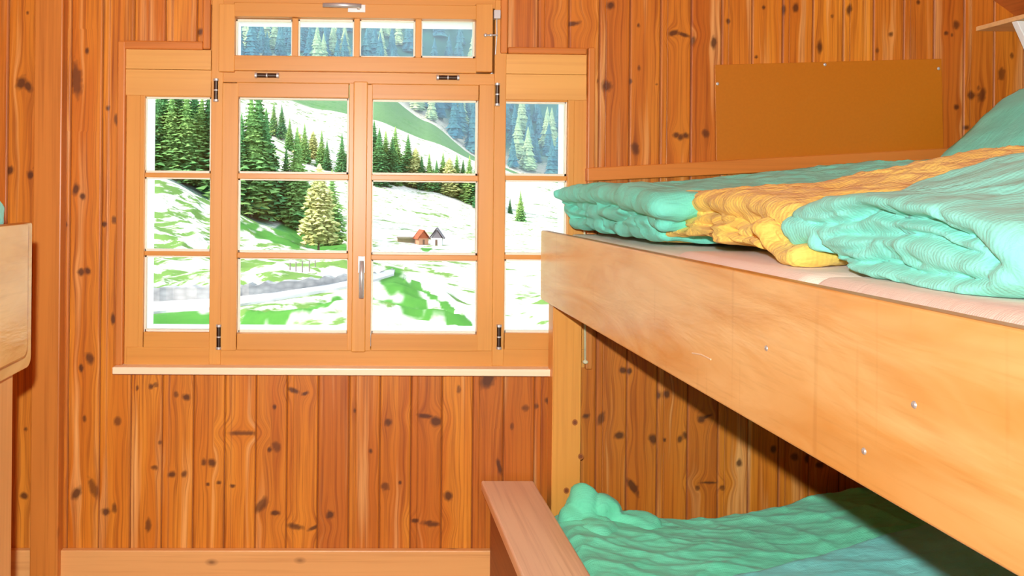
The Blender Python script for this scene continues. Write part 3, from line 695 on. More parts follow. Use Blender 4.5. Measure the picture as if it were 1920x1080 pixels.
# pillow at the head of the upper tier
def cushion(name, mat, c, size, rot, label, group=None, seed=0):
    mb = MB(); n = 26; vs = []; fs = []
    for s in (1, -1):
        for j in range(n+1):
            for i in range(n+1):
                u = i/n*2-1; v = j/n*2-1
                h = (max(0, (1-abs(u)**2.6))*max(0, (1-abs(v)**2.6)))**.55
                k_ = 1-.07*(abs(u)**2)*(1-abs(v)**2) - .0
                vs.append((u*size[0]/2*(1-.05*(1-v*v)*0), v*size[1]/2, s*h*size[2]/2))
    m_ = (n+1)**2
    for s in (0, 1):
        for j in range(n):
            for i in range(n):
                q = s*m_+j*(n+1)+i; fs.append((q, q+1, q+n+2, q+n+1) if s == 0 else (q+n+1, q+n+2, q+1, q))
    mb.add(vs, fs); o = mb.build(name, mat, smooth=True)
    cc = np_co(o.data); nn = np_no(o.data)
    w = vnoise(cc[:, 0]*12, cc[:, 1]*12, cc[:, 2]*9, seed)*.008 + (1-np.abs(vnoise(cc[:, 0]*20, cc[:, 1]*9, 1, seed+2))*2)*.003
    set_co(o.data, cc + nn*w[:, None]); o.location = c; o.rotation_euler = rot
    return tag(o, label, 'pillow', group)
pc_ = W(1955, 262, -.55)
cushion('pillow', MAT['green'], (pc_.x+.14, -.42, 1.59), (.5, .62, .15), (0, -.75, .05), 'green pillow propped up at the right end of the upper tier', seed=4)

# lower tier bedding: draped duvets as padded sheets
def drape(name, mat, x0, x1, y0, y1, ztop, zb, label, seed, fold_dirs, extra=None, group=None, nx=330, ny=190, shear=0.0):
    xs = np.linspace(x0, x1, nx); ys = np.linspace(y0, y1, ny); Xg, Yg = np.meshgrid(xs, ys)
    ex = np.minimum((Xg-x0), (x1-Xg)); ey = np.minimum(np.abs(Yg-y0), np.abs(Yg-y1))
    R = .06
    def rnd(e): t = np.clip(e/R, 0, 1); return np.sqrt(1-(1-t)**2)
    prof = rnd(ex)*rnd(ey)
    Zt = ztop(Xg, Yg)
    for (kx, ky, amp, sd) in fold_dirs:
        ph = Xg*kx + Yg*ky + vnoise(Xg*3, Yg*3, 1, sd)*1.6
        msk = np.clip(vnoise(Xg*2.3, Yg*2.3, 5, sd+9)+.35, 0, 1)
        Zt = Zt + .62*amp*(1-np.abs(np.sin(ph)))**2.2*msk*1.4
    Zt = Zt + vnoise(Xg*4, Yg*5, 2, seed)*.008 + vnoise(Xg*14+Yg*9, Yg*20, 2, seed+1)*.0030 + (1-np.abs(vnoise(Xg*18, Yg*34+Xg*12, 2, seed+3))*2)*.0014 + vnoise(Xg*50, Yg*60, 2, seed+2)*.0012
    Zg = zb + (Zt-zb)*prof
    Yg = Yg + shear*(Xg-1.2)
    vs = np.stack([Xg, Yg, Zg], -1).reshape(-1, 3); fs = []
    for j in range(ny-1):
        for i in range(nx-1): q = j*nx+i; fs.append((q, q+1, q+nx+1, q+nx))
    nb = len(vs); low = vs.copy(); low[:, 2] = zb-.004
    mb = MB(); mb.add(list(map(tuple, vs)), fs)
    # underside + rim
    rim = [i for i in range(nx)] + [j*nx+nx-1 for j in range(1, ny)] + [(ny-1)*nx+i for i in range(nx-2, -1, -1)] + [j*nx for j in range(ny-2, 0, -1)]
    rv = [tuple(low[i]) for i in rim]; k = len(rim); base = len(mb.v); mb.v += rv
    mb.f += [(rim[i], rim[(i+1) % k], base+(i+1) % k, base+i) for i in range(k)] + [tuple(base+i for i in range(k))]; mb.mi = [0]*len(mb.f)
    o = mb.build(name, mat, origin=Vector(((x0+x1)/2, (y0+y1)/2, zb-.004)), smooth=True)
    return tag(o, label, 'duvet', group)
zlm = .37
lg = 'mattresses on the lower tier of the right bunk'
mattress(.575, XR-.05, -1.30, -.10, .222, zlm, 'pale mattress on the lower tier beside the window wall, hidden under green bedding', lg)
mattress(.575, XR-.05, -2.60, -1.31, .222, zlm, 'pale mattress on the lower tier nearest the camera', lg)
ld = 'duvets spread on the lower tier of the right bunk'
def z1(Xg, Yg):
    return .435 + .020*sstep(.9, .6, Xg)+ .14*sstep(1.0, 2.1, Xg) + .03*np.exp(-((Xg-1.5)/.3)**2) + .015*np.exp(-((Yg+.35)/.2)**2)
drape('duvet', MAT['green2'], .568, 2.55, -.105, -.95, z1, zlm, 'sea-green duvet on the lower tier with a bunched-up corner beside the post', 41,
      [(9, 22, .010, 1), (26, 9, .007, 2), (-14, 30, .008, 3), (5, 40, .005, 7), (20, 48, .004, 8), (-30, 44, .004, 10)], group=ld)
dv = bpy.data.objects[-1] if False else None
lump = MB()
p = W(1092, 950, -.16)
lump.ball((p.x, -.165, p.z), .058, 16, 10, sc=(.8, .75, 1.15)); lump.ball((p.x+.06, -.17, p.z-.012), .05, 16, 10, sc=(1.1, .8, 1)); lump.ball((p.x+.14, -.19, p.z-.045), .05, 16, 10, sc=(1.6, 1, .7))
lump.ball((p.x-.045, -.20, p.z-.02), .034, 14, 9, sc=(.9, 1, 1)); lump.ball((p.x+.02, -.26, p.z-.05), .06, 16, 10, sc=(1.3, 1.2, .8)); lump.ball((p.x+.0, -.18, zlm+.05), .07, 16, 10, sc=(1.2, 1.1, .9))
lo = finish_duvet(lump, 'bunched_corner', MAT['green2'], None, None, None, voxel=.007, wr=.012, fine=.007, seed=51, smooth=3, lift=clampz(zlm))
d1 = [o for o in COL.objects if o.name.startswith('duvet') and 'bunched-up' in o.get('label', '')][0]
lo.parent = d1; lo.location = lo.location - d1.location
def z2(Xg, Yg):
    return .505 + .13*sstep(1.0, 2.1, Xg) + .02*sstep(.75, 1.2, Xg)
drape('duvet', MAT['aqua2'], .585, 2.5, -.535, -1.75, z2, zlm+.004, 'blue-aqua duvet on the lower tier overlapping the sea-green one', 61,
      [(14, 12, .009, 4), (6, 26, .007, 5), (30, -8, .006, 6)], group=ld, shear=.27)

# left bunk bedding
mattress(X3-.08, XL+.06, pa.y-.05, -3.2, ZLM, pa.z-.012, 'mattress on the upper tier of the left bunk behind its board', 'mattresses of the left bunk')
q = WX(6, 388, X3-.03); mb = MB()
zz = pa.z-.010
fold_slab(mb, [(q.y-.03, zz+.03, .028), (q.y-.25, zz+.032, .03), (q.y-.55, zz+.032, .028)], .03, -2.5, -2.3) if False else None
for k_ in range(2):
    mb.box(-2.5, X3-.02-.012*k_, q.y-.60, q.y-.005-.01*k_, zz+.002+.045*k_, zz+.045+.045*k_)
finish_duvet(mb, 'duvet', MAT['aqua'], 'aqua duvet on the left bunk, just showing at the left edge', 'duvet', None, voxel=.010, wr=.006, fine=.003, seed=71, smooth=10, lift=clampz(zz))

# ------------------------------------------------------------------ things on the wall
c = [W(1340, 121.5, -.008), W(1765, 110, -.008), W(1769, 290, -.008), W(1343, 308, -.008)]
ctr = Vector((sum(p.x for p in c)/4, -.004, c[2].z))
pin = tag(empty('notice_board', ctr), 'plain brown hardboard panel screwed to the pine wall above the upper tier', 'board')
m = MB(); m.add([(p.x, -.009, p.z) for p in c] + [(p.x, -.001, p.z) for p in c], [(0,1,2,3),(7,6,5,4),(0,4,5,1),(1,5,6,2),(2,6,7,3),(3,7,4,0)])
o = m.build('panel', MAT['hard'], pin, bevel=.001); o.location = -ctr
for (px, py) in ((1345.5, 157), (1547, 121), (1760, 128.5)):
    p = W(px, py, -.0095); m = MB().ball((p.x, -.0092, p.z), .0052, 12, 8, sc=(1, .4, 1)); o = m.build('screw', MAT['steel'], pin, smooth=True); o.location = -ctr
# shelf, top right: runs towards the camera under the slope of the roof
a = W(1834, 49, -.012); xs_, zs_ = a.x, a.z
sh = tag(empty('wall_shelf', (xs_, -.6, zs_)), 'pale wooden shelf on a white bracket below the sloping ceiling, top right', 'shelf')
m = MB().box(xs_, xs_+.155, -1.3, -.002, zs_-.014, zs_); o = m.build('board', MAT['shelf'], sh, bevel=.0015); o.location = -sh.location
yb_ = -D + xs_*FPX/1252.
for yy in (yb_, -1.05):
    z1_ = zs_-.0145; q = [(xs_+.002, z1_), (xs_+.040, z1_), (xs_+.150, z1_-.235), (xs_+.112, z1_-.235)]
    m = MB(); m.add([(p[0], yy, p[1]) for p in q]+[(p[0], yy+.022, p[1]) for p in q], [(0,1,2,3),(7,6,5,4),(0,4,5,1),(1,5,6,2),(2,6,7,3),(3,7,4,0)])
    o = m.build('bracket', MAT['white'], sh, bevel=.002); o.location = -sh.location
# pull cord behind the post
p, q = W(1094.5, 560, -.03), W(1097, 676, -.03)
pcord = tag(empty('pull_cord', (q.x, -.03, q.z)), 'cream cord with a small knob hanging beside the bunk post', 'cord')
m = MB().tube([(p.x, -.03, p.z+.25), (q.x, -.03, q.z)], .0035, 8); o = m.build('cord', MAT['cord'], pcord, smooth=True); o.location = -pcord.location
m = MB().ball((q.x+.001, -.03, q.z-.004), .009, 14, 8, sc=(1, 1, .75)); o = m.build('knob', MAT['cord'], pcord, smooth=True); o.location = -pcord.location
# coloured knots on the front of sill area etc. are left to the materials

# ------------------------------------------------------------------ outside: valley
COLS = np.array([-1200, 0, 200, 300, 400, 500, 600, 700, 800, 900, 1000, 1100, 1300, 2400], float)
TC = (COLS-670)/FPX
ROWS = [
 (5,   [1700]*14),
 (16,  [900]*14),
 (30,  [640,640,642,640,640,640,640,640,642,644,644,644,650,660]),
 (39,  [590,590,588,582,574,566,560,562,582,600,602,602,605,610]),
 (43,  [572,572,568,562,556,548,540,530,555,580,585,585,590,600]),
 (52,  [530,530,526,524,520,512,510,514,530,545,550,550,560,570]),
 (66,  [470,470,470,474,478,486,492,492,502,512,520,520,530,540]),
 (82,  [400,405,410,420,438,462,480,474,482,490,492,492,500,510]),
 (100, [300,305,318,332,378,425,466,458,466,472,474,474,480,490]),
 (112, [310,315,328,342,386,428,466,446,452,460,464,466,470,480]),
 (135, [260,270,280,300,340,384,410,416,428,440,446,450,456,470]),
 (165, [210,220,230,255,288,320,352,372,392,412,424,430,440,450]),
 (200, [160,175,190,205,232,262,300,330,352,386,408,420,430,440]),
 (225, [165,180,195,212,242,275,315,348,372,402,424,436,444,450]),
 (300, [80,95,115,130,150,172,206,228,262,302,332,350,380,400]),
 (330, [85,100,122,138,160,184,218,240,276,316,346,362,390,410]),
 (430, [20,70,100,112,118,122,138,164,226,298,332,340,360,380]),
 (455, [25,76,106,118,124,130,148,174,238,310,344,352,370,390]),
 (560, [-10,30,50,60,70,80,92,118,160,220,260,280,300,330]),
 (900, [-420]*14),
 (1300, [-700]*14)]
RD = np.array([r[0] for r in ROWS], float); RP = np.array([r[1] for r in ROWS], float)
def py_at(t, d):
    """screen height of the bare terrain at view slope t, distance d (monotone-ish interpolation in log distance)"""
    t = np.asarray(t, float); d = np.asarray(d, float); t, d = np.broadcast_arrays(t, d)
    ci = np.clip(np.searchsorted(TC, t)-1, 0, len(TC)-2); cu = np.clip((t-TC[ci])/(TC[ci+1]-TC[ci]), 0, 1)
    L = np.log(RD); ld_ = np.log(d); ri = np.clip(np.searchsorted(L, ld_)-1, 0, len(RD)-2); ru = np.clip((ld_-L[ri])/(L[ri+1]-L[ri]), 0, 1)
    cu = cu*cu*(3-2*cu)*.5+cu*.5; ru = ru*ru*(3-2*ru)*.4+ru*.6
    z = lambda r, c_: RP[r, c_]
    return (z(ri, ci)*(1-cu)+z(ri, ci+1)*cu)*(1-ru) + (z(ri+1, ci)*(1-cu)+z(ri+1, ci+1)*cu)*ru
def terr(t, d):
    py = py_at(t, d); px = 670+t*FPX
    return EYE - (py - ROLL*(px-CX) - CY)/FPX*d
def ground(px, py, dmin=25, dmax=900):
    t = (px-670)/FPX; ds = np.geomspace(dmin, dmax, 1500); p = py_at(t, ds); k = np.argmax(p <= py) if (p <= py).any() else len(ds)-1
    d = ds[k]; return Vector((t*d, d-D, float(terr(t, d)))), d
ts = np.concatenate([np.linspace(-1.2, -.34, 30, endpoint=False), np.linspace(-.34, .34, 420), np.linspace(.34, 1.1, 31)[1:]])
dsn = np.geomspace(5, 1300, 620); Tg, Dg = np.meshgrid(ts, dsn)
Zg = terr(Tg, Dg); Xg = Tg*Dg; Yg = Dg-D
near = sstep(24, 34, Dg)*sstep(125, 70, Dg)
cow = vnoise(Xg*.30, Yg*.33+Xg*.06, 0, 81)
bmp = (1-np.abs(cow)*2.2)*.34 + vnoise(Xg*.8, Yg*.8, 0, 82)*.14
bmp = bmp*near*np.where((Tg < .02) | (Dg < 50), 1, .35)
far_ = vnoise(Xg*.03, Yg*.03, 0, 83)*1.2*sstep(120, 220, Dg)
PXr, PYr = 670+Tg*FPX, py_at(Tg, Dg)
rdist = np.abs(PYr - np.interp(PXr, [150, 290, 400, 460, 560, 650, 700, 740], [594, 578, 571, 565, 550, 535, 525, 514])); rmask = 1-(1-sstep(10, 26, rdist))*(PXr < 760)
Zg = Zg + bmp*rmask + far_ + vnoise(Xg*.15, Yg*.15, 0, 84)*.25*sstep(30, 60, Dg)*rmask
Zg = np.where(Yg < 0.6, np.minimum(Zg, -5.5), Zg)
nx, ny = len(ts), len(dsn); co = np.stack([Xg, Yg, Zg], -1).reshape(-1, 3)
jj, ii = np.meshgrid(np.arange(ny-1), np.arange(nx-1), indexing='ij'); q = (jj*nx+ii).ravel(); faces = np.stack([q, q+1, q+nx+1, q+nx], 1)
def meadow_mat():
    k = NT('alpine_meadow'); o = k.obj()
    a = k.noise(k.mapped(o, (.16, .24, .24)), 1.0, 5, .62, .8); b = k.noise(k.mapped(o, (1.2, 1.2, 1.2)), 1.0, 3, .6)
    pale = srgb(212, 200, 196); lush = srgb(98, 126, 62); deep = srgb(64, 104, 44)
    a2 = k.noise(k.mapped(o, (.5, .7, .7), (4, 9, 2)), 1.0, 4, .6, .5); pale = k.mix(k.ramp(b, [(.35, (0, 0, 0, 1)), (.65, (1, 1, 1, 1))]), pale, srgb(190, 186, 166)); a = k.math('ADD', k.math('MULTIPLY', a, .55), k.math('MULTIPLY', a2, .45)); a = k.math('ADD', a, k.node('ShaderNodeAttribute', attribute_name='green_bias').outputs['Fac']); c = k.mix(k.ramp(a, [(.505, (0, 0, 0, 1)), (.555, (1, 1, 1, 1))]), pale, lush)  # green patches put the terraces' shaded sides into the colour, pale the sunlit
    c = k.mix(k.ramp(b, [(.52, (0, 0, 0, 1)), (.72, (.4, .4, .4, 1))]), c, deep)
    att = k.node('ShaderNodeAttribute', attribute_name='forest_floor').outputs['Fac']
    lush_shade_fac = k.node('ShaderNodeAttribute', attribute_name='lush').outputs['Fac']
    c = k.mix(lush_shade_fac, c, k.mix(b, srgb(80, 132, 54), srgb(56, 108, 42)))  # cast shadows and shaded slopes painted as green, with some green grass
    c = k.mix(att, c, srgb(48, 96, 88))  # ground under the forest, the blue of distant haze put into it
    k.l(c, k.b.inputs['Base Color']); k.b.inputs['Roughness'].default_value = .95; k.b.inputs['Specular IOR Level'].default_value = .1
    return k.m
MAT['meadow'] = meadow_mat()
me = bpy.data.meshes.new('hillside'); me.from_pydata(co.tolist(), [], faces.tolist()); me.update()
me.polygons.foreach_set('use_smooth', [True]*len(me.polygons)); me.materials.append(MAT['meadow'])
PYg = py_at(Tg, Dg); PXg = 670+Tg*FPX
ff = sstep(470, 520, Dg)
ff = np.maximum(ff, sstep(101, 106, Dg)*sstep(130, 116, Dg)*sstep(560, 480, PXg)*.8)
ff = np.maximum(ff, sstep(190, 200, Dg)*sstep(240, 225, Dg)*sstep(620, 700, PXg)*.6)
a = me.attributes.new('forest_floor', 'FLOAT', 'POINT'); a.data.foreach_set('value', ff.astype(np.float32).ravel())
def seg_dist(P, A, B):
    ax, ay = A; bx, by = B; t = np.clip(((P[0]-ax)*(bx-ax)+(P[1]-ay)*(by-ay))/((bx-ax)**2+(by-ay)**2), 0, 1)
    return np.hypot(P[0]-ax-t*(bx-ax), P[1]-ay-t*(by-ay)), t
lu = np.zeros_like(Dg)  # mask of painted tree shadows and shaded slopes, plus some green grass
nz_ = vnoise(PXg*.06, PYg*.10, 0, 91)*6
for (A, B, w0, w1) in (((735, 525), (810, 590), 22, 9), ((775, 535), (850, 590), 8, 3), ((700, 560), (880, 612), 10, 6), ((700, 385), (745, 400), 5, 2), ((720, 418), (740, 422), 5, 4), ((530, 430), (640, 475), 12, 12), ((455, 420), (560, 462), 7, 7),
                      ((290, 605), (400, 605), 22, 22), ((455, 600), (560, 590), 9, 11), ((570, 585), (650, 560), 10, 10), ((950, 420), (1000, 436), 9, 8), ((792, 463), (812, 468), 4, 3)):
    dd, t = seg_dist((PXg, PYg), A, B); w = (w0+(w1-w0)*t)
    vis = (Dg < 125)
    lu = np.maximum(lu, sstep(1.25, .8, (dd+nz_)/w)*vis)
lu = np.maximum(lu, sstep(335, 345, Dg)*sstep(470, 460, Dg)*.9)  # far hill band, its lack of sun put into the colour
a = me.attributes.new('lush', 'FLOAT', 'POINT'); a.data.foreach_set('value', lu.astype(np.float32).ravel())
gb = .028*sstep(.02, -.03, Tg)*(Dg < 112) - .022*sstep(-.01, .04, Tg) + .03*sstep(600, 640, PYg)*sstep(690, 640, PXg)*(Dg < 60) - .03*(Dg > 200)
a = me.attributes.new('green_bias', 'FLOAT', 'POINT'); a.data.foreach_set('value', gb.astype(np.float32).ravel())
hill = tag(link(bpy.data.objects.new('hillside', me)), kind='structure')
def surf_z(x, y):
    d = y+D; t = x/d
    return float(terr(t, d))
# road and retaining wall
def ribbon(pts_top, pts_bot, lift, name, mat):
    n = 60; rt = resample(pts_top, 10); rb = resample(pts_bot, 10); vs = []; fs = []
    for (a, b) in zip(rt, rb):
        A = ground(a[0], a[1])[0]; B = ground(b[0], b[1])[0]; zz_ = max(A.z, B.z)+lift
        vs += [(A.x, A.y, zz_), (B.x, B.y, zz_), (A.x, A.y, zz_-.5), (B.x, B.y, zz_-.5)]
    for i in range(len(rt)-1):
        k = i*4; fs += [(k, k+1, k+5, k+4), (k+1, k+3, k+7, k+5), (k, k+4, k+6, k+2)]
    m = MB(); m.add(vs, fs); return m.build(name, mat)
road_m = plain('pale_gravel', srgb(186, 180, 178), .95)
rd_top = [(150, 588), (290, 572), (400, 566), (460, 560), (560, 546), (650, 532), (700, 522), (740, 512)]
rd_bot = [(150, 606), (290, 588), (400, 580), (460, 573), (560, 557), (650, 541), (700, 529), (740, 517)]
rd = ribbon(rd_top, rd_bot, .12, 'road', road_m); tag(rd, kind='structure')
k = NT('dry_stone'); v = k.node('ShaderNodeTexVoronoi'); v.inputs['Scale'].default_value = 1.0; k.l(k.mapped(k.obj(), (2.2, 2.2, 4.5)), v.inputs['Vector'])
k.l(k.mix(k.ramp(v.outputs['Distance'], [(.1, (0, 0, 0, 1)), (1.0, (1, 1, 1, 1))]), srgb(158, 154, 150), srgb(122, 120, 120)), k.b.inputs['Base Color']); k.b.inputs['Roughness'].default_value = 1; MAT['stone'] = k.m
m = MB(); vs = []; fs = []
rt = resample([(x, y) for x, y in rd_top], 10); 
for i, a in enumerate(rt):
    P = ground(a[0], a[1])[0]; h = (30 - 16*min(1, max(0, (a[0]-300)/400)))*44/FPX*(1 if a[0] < 690 else .6)
    jz = .12*math.sin(i*1.7)+.06*math.sin(i*4.1)
    vs += [(P.x, P.y, P.z-.3), (P.x, P.y, P.z+h+jz*.6), (P.x+.1, P.y+.7, P.z+h+jz*.6), (P.x+.1, P.y+.7, P.z-.6)]
for i in range(len(rt)-1):
    k_ = i*4; fs += [(k_, k_+4, k_+5, k_+1), (k_+1, k_+5, k_+6, k_+2), (k_+2, k_+6, k_+7, k_+3)]
m.add(vs, fs); o = m.build('retaining_wall', MAT['stone']); tag(o, 'low grey dry stone retaining wall along the pale valley road', 'stone wall')
# huts
def hut(px, py, wpx, hpx, roof_c, wall_c, label, kind, yaw=.3):
    P, d = ground(px, py); s = d/FPX; w = wpx*s; h = hpx*s
    r = tag(empty(kind, (P.x, P.y, P.z-.1)), label, 'hut'); r.rotation_euler = (0, 0, yaw)
    dp = w*.9; hw = h*.45
    m = MB(); m.box(-w*.4, w*.4, -dp/2, dp/2, 0, hw); m.add([(-w*.4, -dp/2, hw), (w*.4, -dp/2, hw), (0, -dp/2, h*.95), (-w*.4, dp/2, hw), (w*.4, dp/2, hw), (0, dp/2, h*.95)], [(0, 1, 2), (3, 5, 4)], 1)
    m.build('wall', [wall_c, roof_c], r)
    m = MB(); t = .12
    for sgn in (-1, 1):
        a = (sgn*w*.55, hw-.25*w*.3); m.add([(a[0], -dp*.6, a[1]), (0, -dp*.6, h), (0, dp*.6, h), (a[0], dp*.6, a[1]), (a[0], -dp*.6, a[1]+t), (0, -dp*.6, h+t), (0, dp*.6, h+t), (a[0], dp*.6, a[1]+t)],
                                            [(0,1,2,3),(4,5,6,7),(0,1,5,4),(1,2,6,5),(2,3,7,6),(3,0,4,7)])
    m.build('roof', roof_c, r)
    m = MB(); m.box(-w*.08, w*.08, -dp/2-.03, -dp/2+.02, 0, hw*.8); m.build('door', plain('hut_door', srgb(90, 66, 50), .8), r)
    return r
hut(791, 457, 24, 26, plain('rust_roof', srgb(150, 70, 34), .8), plain('hut_boards', srgb(168, 120, 92), .9), 'small hut with rust-brown gabled roof in the valley meadow', 'hut')
hut(820, 459, 26, 32, plain('slate_roof', srgb(96, 88, 92), .8), plain('hut_render', srgb(206, 204, 200), .9), 'taller narrow hut with grey gabled roof beside the rust-roofed one', 'hut', -.2)
P, d = ground(765, 452); s = d/FPX
r = tag(empty('shed', (P.x, P.y, P.z)), 'long low brown shed beside the rust-roofed hut', 'shed')
MB().box(-19*s, 19*s, -1, 1, -.3, 5*s).build('wall', plain('shed_boards', srgb(124, 104, 78), .9), r); MB().box(-20*s, 20*s, -1.3, 1.3, 5*s, 7*s).build('roof', plain('shed_roof', srgb(104, 92, 70), .9), r)
# fence posts above the road
for i, (px, py) in enumerate(((545, 515), (556, 513), (568, 512), (581, 510), (592, 509))):
    P, d = ground(px, py); h = .75
    m = MB().tube([(0, 0, -.2), (0, 0, h)], [.05, .04], 6); o = m.build('fence_post', plain('grey_post', srgb(120, 110, 100), .9) if i == 0 else bpy.data.materials['grey_post']); o.location = P
    tag(o, f'{ORD[i]} from the left of the small grey fence posts above the valley road', 'fence post', 'fence posts above the valley road')

# ------------------------------------------------------------------ conifers
def leaf_mat(name, a, b):
    k = NT(name); o = k.obj(); n = k.noise(o, .9, 3, .6); rnd = k.node('ShaderNodeObjectInfo').outputs['Random']
    c = k.mix(k.ramp(n, [(.4, (0, 0, 0, 1)), (.62, (1, 1, 1, 1))]), a, b)  # lighter second tone puts sunlit tips into the foliage colour
    c = k.mix(k.math('MULTIPLY', rnd, .5), c, a); k.l(c, k.b.inputs['Base Color']); k.b.inputs['Roughness'].default_value = .85
    k.b.inputs['Specular IOR Level'].default_value = .15
    return k.m
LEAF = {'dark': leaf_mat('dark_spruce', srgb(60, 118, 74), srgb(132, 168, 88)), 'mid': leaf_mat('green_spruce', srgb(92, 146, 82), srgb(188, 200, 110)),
        'pale': leaf_mat('yellowing_larch', srgb(168, 174, 104), srgb(222, 212, 146)), 'blue': leaf_mat('far_spruce', srgb(40, 98, 122), srgb(86, 142, 134)), 'fpale': leaf_mat('far_pale_spruce', srgb(130, 166, 132), srgb(186, 200, 154))}  # far pair: haze blue and sunlit paleness put into the leaf colour
BARK = plain('bark', srgb(110, 92, 76), .95)
def conifer_mesh(seed, H, Rr, whorls, per, detail=True, base=.10, shape=1.0):
    rg = random.Random(seed); m = MB(); vs = []; fs = []
    for w in range(whorls):
        f = w/(whorls-1); z = H*(base + (1-base)*f*.985); r = Rr*(1-f)**shape*(.85+.3*rg.random()) + H*.008
        if f < .12: r *= .72+f*2.3
        np_ = max(5, int(per*(1-.45*f)))
        for k_ in range(np_):
            a = 2*PI*(k_+rg.random()*.8)/np_ + w*1.1; rr = r*(.7+.45*rg.random()); dz = rr*(.30+.25*rg.random())
            ca, sa = math.cos(a), math.sin(a); wd_ = rr*(.26+.1*rg.random()) + H*.004
            root = (ca*.02, sa*.02, z+H*.012)
            segs = 3 if detail else 1
            if detail:
                # drooping frond with jagged side shoots, two crossed blades
                for s_ in range(segs):
                    t0, t1 = s_/segs, (s_+1)/segs
                    x0, x1_ = rr*t0, rr*(t1+.12); zz0 = z-dz*t0**1.3; zz1 = z-dz*min(1, t1+.12)**1.3+rr*.03
                    wv = wd_*(1-.45*t0)
                    for sg in (-1, 1):
                        b = len(vs); vs += [(ca*x0, sa*x0, zz0), (ca*(x0+x1_)/2-sa*sg*wv, sa*(x0+x1_)/2+ca*sg*wv, (zz0+zz1)/2-wv*.55), (ca*x1_, sa*x1_, zz1), (ca*(x0*.4+x1_*.6), sa*(x0*.4+x1_*.6), (zz0+zz1)/2-wv*.9)]
                        fs += [(b, b+1, b+2), (b, b+3, b+2)]
            else:
                b = len(vs); vs += [root, (ca*rr*.7-sa*wd_, sa*rr*.7+ca*wd_, z-dz*.7), (ca*rr, sa*rr, z-dz), (ca*rr*.7+sa*wd_, sa*rr*.7-ca*wd_, z-dz*.7), (ca*rr*.5, sa*rr*.5, z-dz*.9)]
                fs += [(b, b+1, b+2), (b, b+2, b+3), (b, b+4, b+1), (b, b+3, b+4)]
    b = len(vs); vs += [(H*.012, 0, H*.93), (-H*.006, H*.01, H*.93), (-H*.006, -H*.01, H*.93), (0, 0, H*1.01)]; fs += [(b, b+1, b+3), (b+1, b+2, b+3), (b+2, b, b+3)]
    m.add(vs, fs); m.add(*skirts(seed, H, Rr*.62, 14, 12, base=base+.02, shape=shape))
    me = bpy.data.meshes.new('foliage'); me.from_pydata(m.v, [], m.f); me.update(); return me
def skirts(seed, H, Rr, levels, n, base=.04, shape=.9, inner=.5):
    rg = random.Random(seed); vs = [(0, 0, H*base*.5)]; rings = []
    for w in range(levels):
        f = w/levels; r = Rr*(1-f)**shape*(.85+.3*rg.random()); z = H*(base+(1-base)*f); a0 = rg.random()*6
        for (rr, zz, jit) in ((r, z, .30), (r*inner, z+H*(1-base)/levels*.92, .08)):
            b = len(vs); rings.append(b)
            for k_ in range(n):
                a = 2*PI*k_/n + (a0*.2 if jit > .1 else 0); q = rr*(1-jit+2*jit*((k_ % 2)*.6+rg.random()*.4)); vs.append((q*math.cos(a), q*math.sin(a), zz-(q*.28 if jit > .1 else 0)))
    fs = [(0, rings[0]+(k_+1) % n, rings[0]+k_) for k_ in range(n)]
    for a, b in zip(rings, rings[1:]): fs += [(a+k_, a+(k_+1) % n, b+(k_+1) % n, b+k_) for k_ in range(n)]
    vs.append((0, 0, H*1.01)); fs += [(rings[-1]+k_, rings[-1]+(k_+1) % n, len(vs)-1) for k_ in range(n)]
    return vs, fs
def trunk_mesh(H):
    m = MB().tube([(0, 0, -.5), (0, 0, H*.5), (0, 0, H*.95)], [H*.017, H*.011, H*.002], 8)
    me = bpy.data.meshes.new('trunk'); me.from_pydata(m.v, [], m.f); me.update(); me.materials.append(BARK); return me
TRK = trunk_mesh(1.0); VAR = {}
for kind in ('dark', 'mid', 'pale', 'blue'):
    for s_ in range(2):
        me_ = conifer_mesh(100+s_*7+len(kind), 1.0, (.17 if kind != 'pale' else .215), 30, 20, True, base=.08 if kind != 'pale' else .16, shape=.85 if kind != 'pale' else .50)
        me_.materials.append(LEAF[kind]); VAR[kind, s_] = me_
NT_ = 0
def conifer(px, py, ptop, kind, label, group=None, dmin=25, wide=1.0, d=None):
    global NT_
    if d is None: P, d = ground(px, py, dmin)
    else: t = (px-670)/FPX; P = Vector((t*d, d-D, EYE-(py-ROLL*(px-CX)-CY)/FPX*d))
    H = (py-ptop)/FPX*d
    r = tag(empty('conifer', P), label, 'tree', group); r.rotation_euler = (0, 0, NT_*1.37); r.scale = (H*wide, H*wide, H)
    o = bpy.data.objects.new('trunk', TRK); link(o, r); o = bpy.data.objects.new('foliage', VAR[kind, NT_ % 2]); link(o, r); NT_ += 1
    return r
g1_ = 'spruces on the left hillside'
for a in ((296, 322, 172, 'dark', 'dark spruce farthest left, beside the white left window reveal'), (322, 330, 160, 'mid', 'sunlit spruce in the upper left window, beside the darkest one'), (350, 345, 168, 'mid', 'sunlit spruce in the middle of the upper left window'),
          (378, 352, 176, 'mid', 'sunlit spruce in the upper left window, next to the mullion'), (430, 380, 150, 'dark', 'spruce standing hidden behind the window mullion'),
          (470, 405, 176, 'mid', 'tallest spruce, at the left of the left casement'), (498, 412, 205, 'dark', 'dark spruce right beside the tallest spruce'), (452, 398, 215, 'dark', 'dark spruce against the left stile of the left casement'),
          (556, 428, 240, 'mid', 'slim spruce between the tallest spruce and the pale larch'), (536, 418, 278, 'dark', 'short dark spruce left of the slim spruce'),
          (622, 464, 318, 'mid', 'green spruce right behind the pale larch')):
    conifer(*a, group=g1_, dmin=60, wide=1.35 if a[2] < 200 else 1.15)
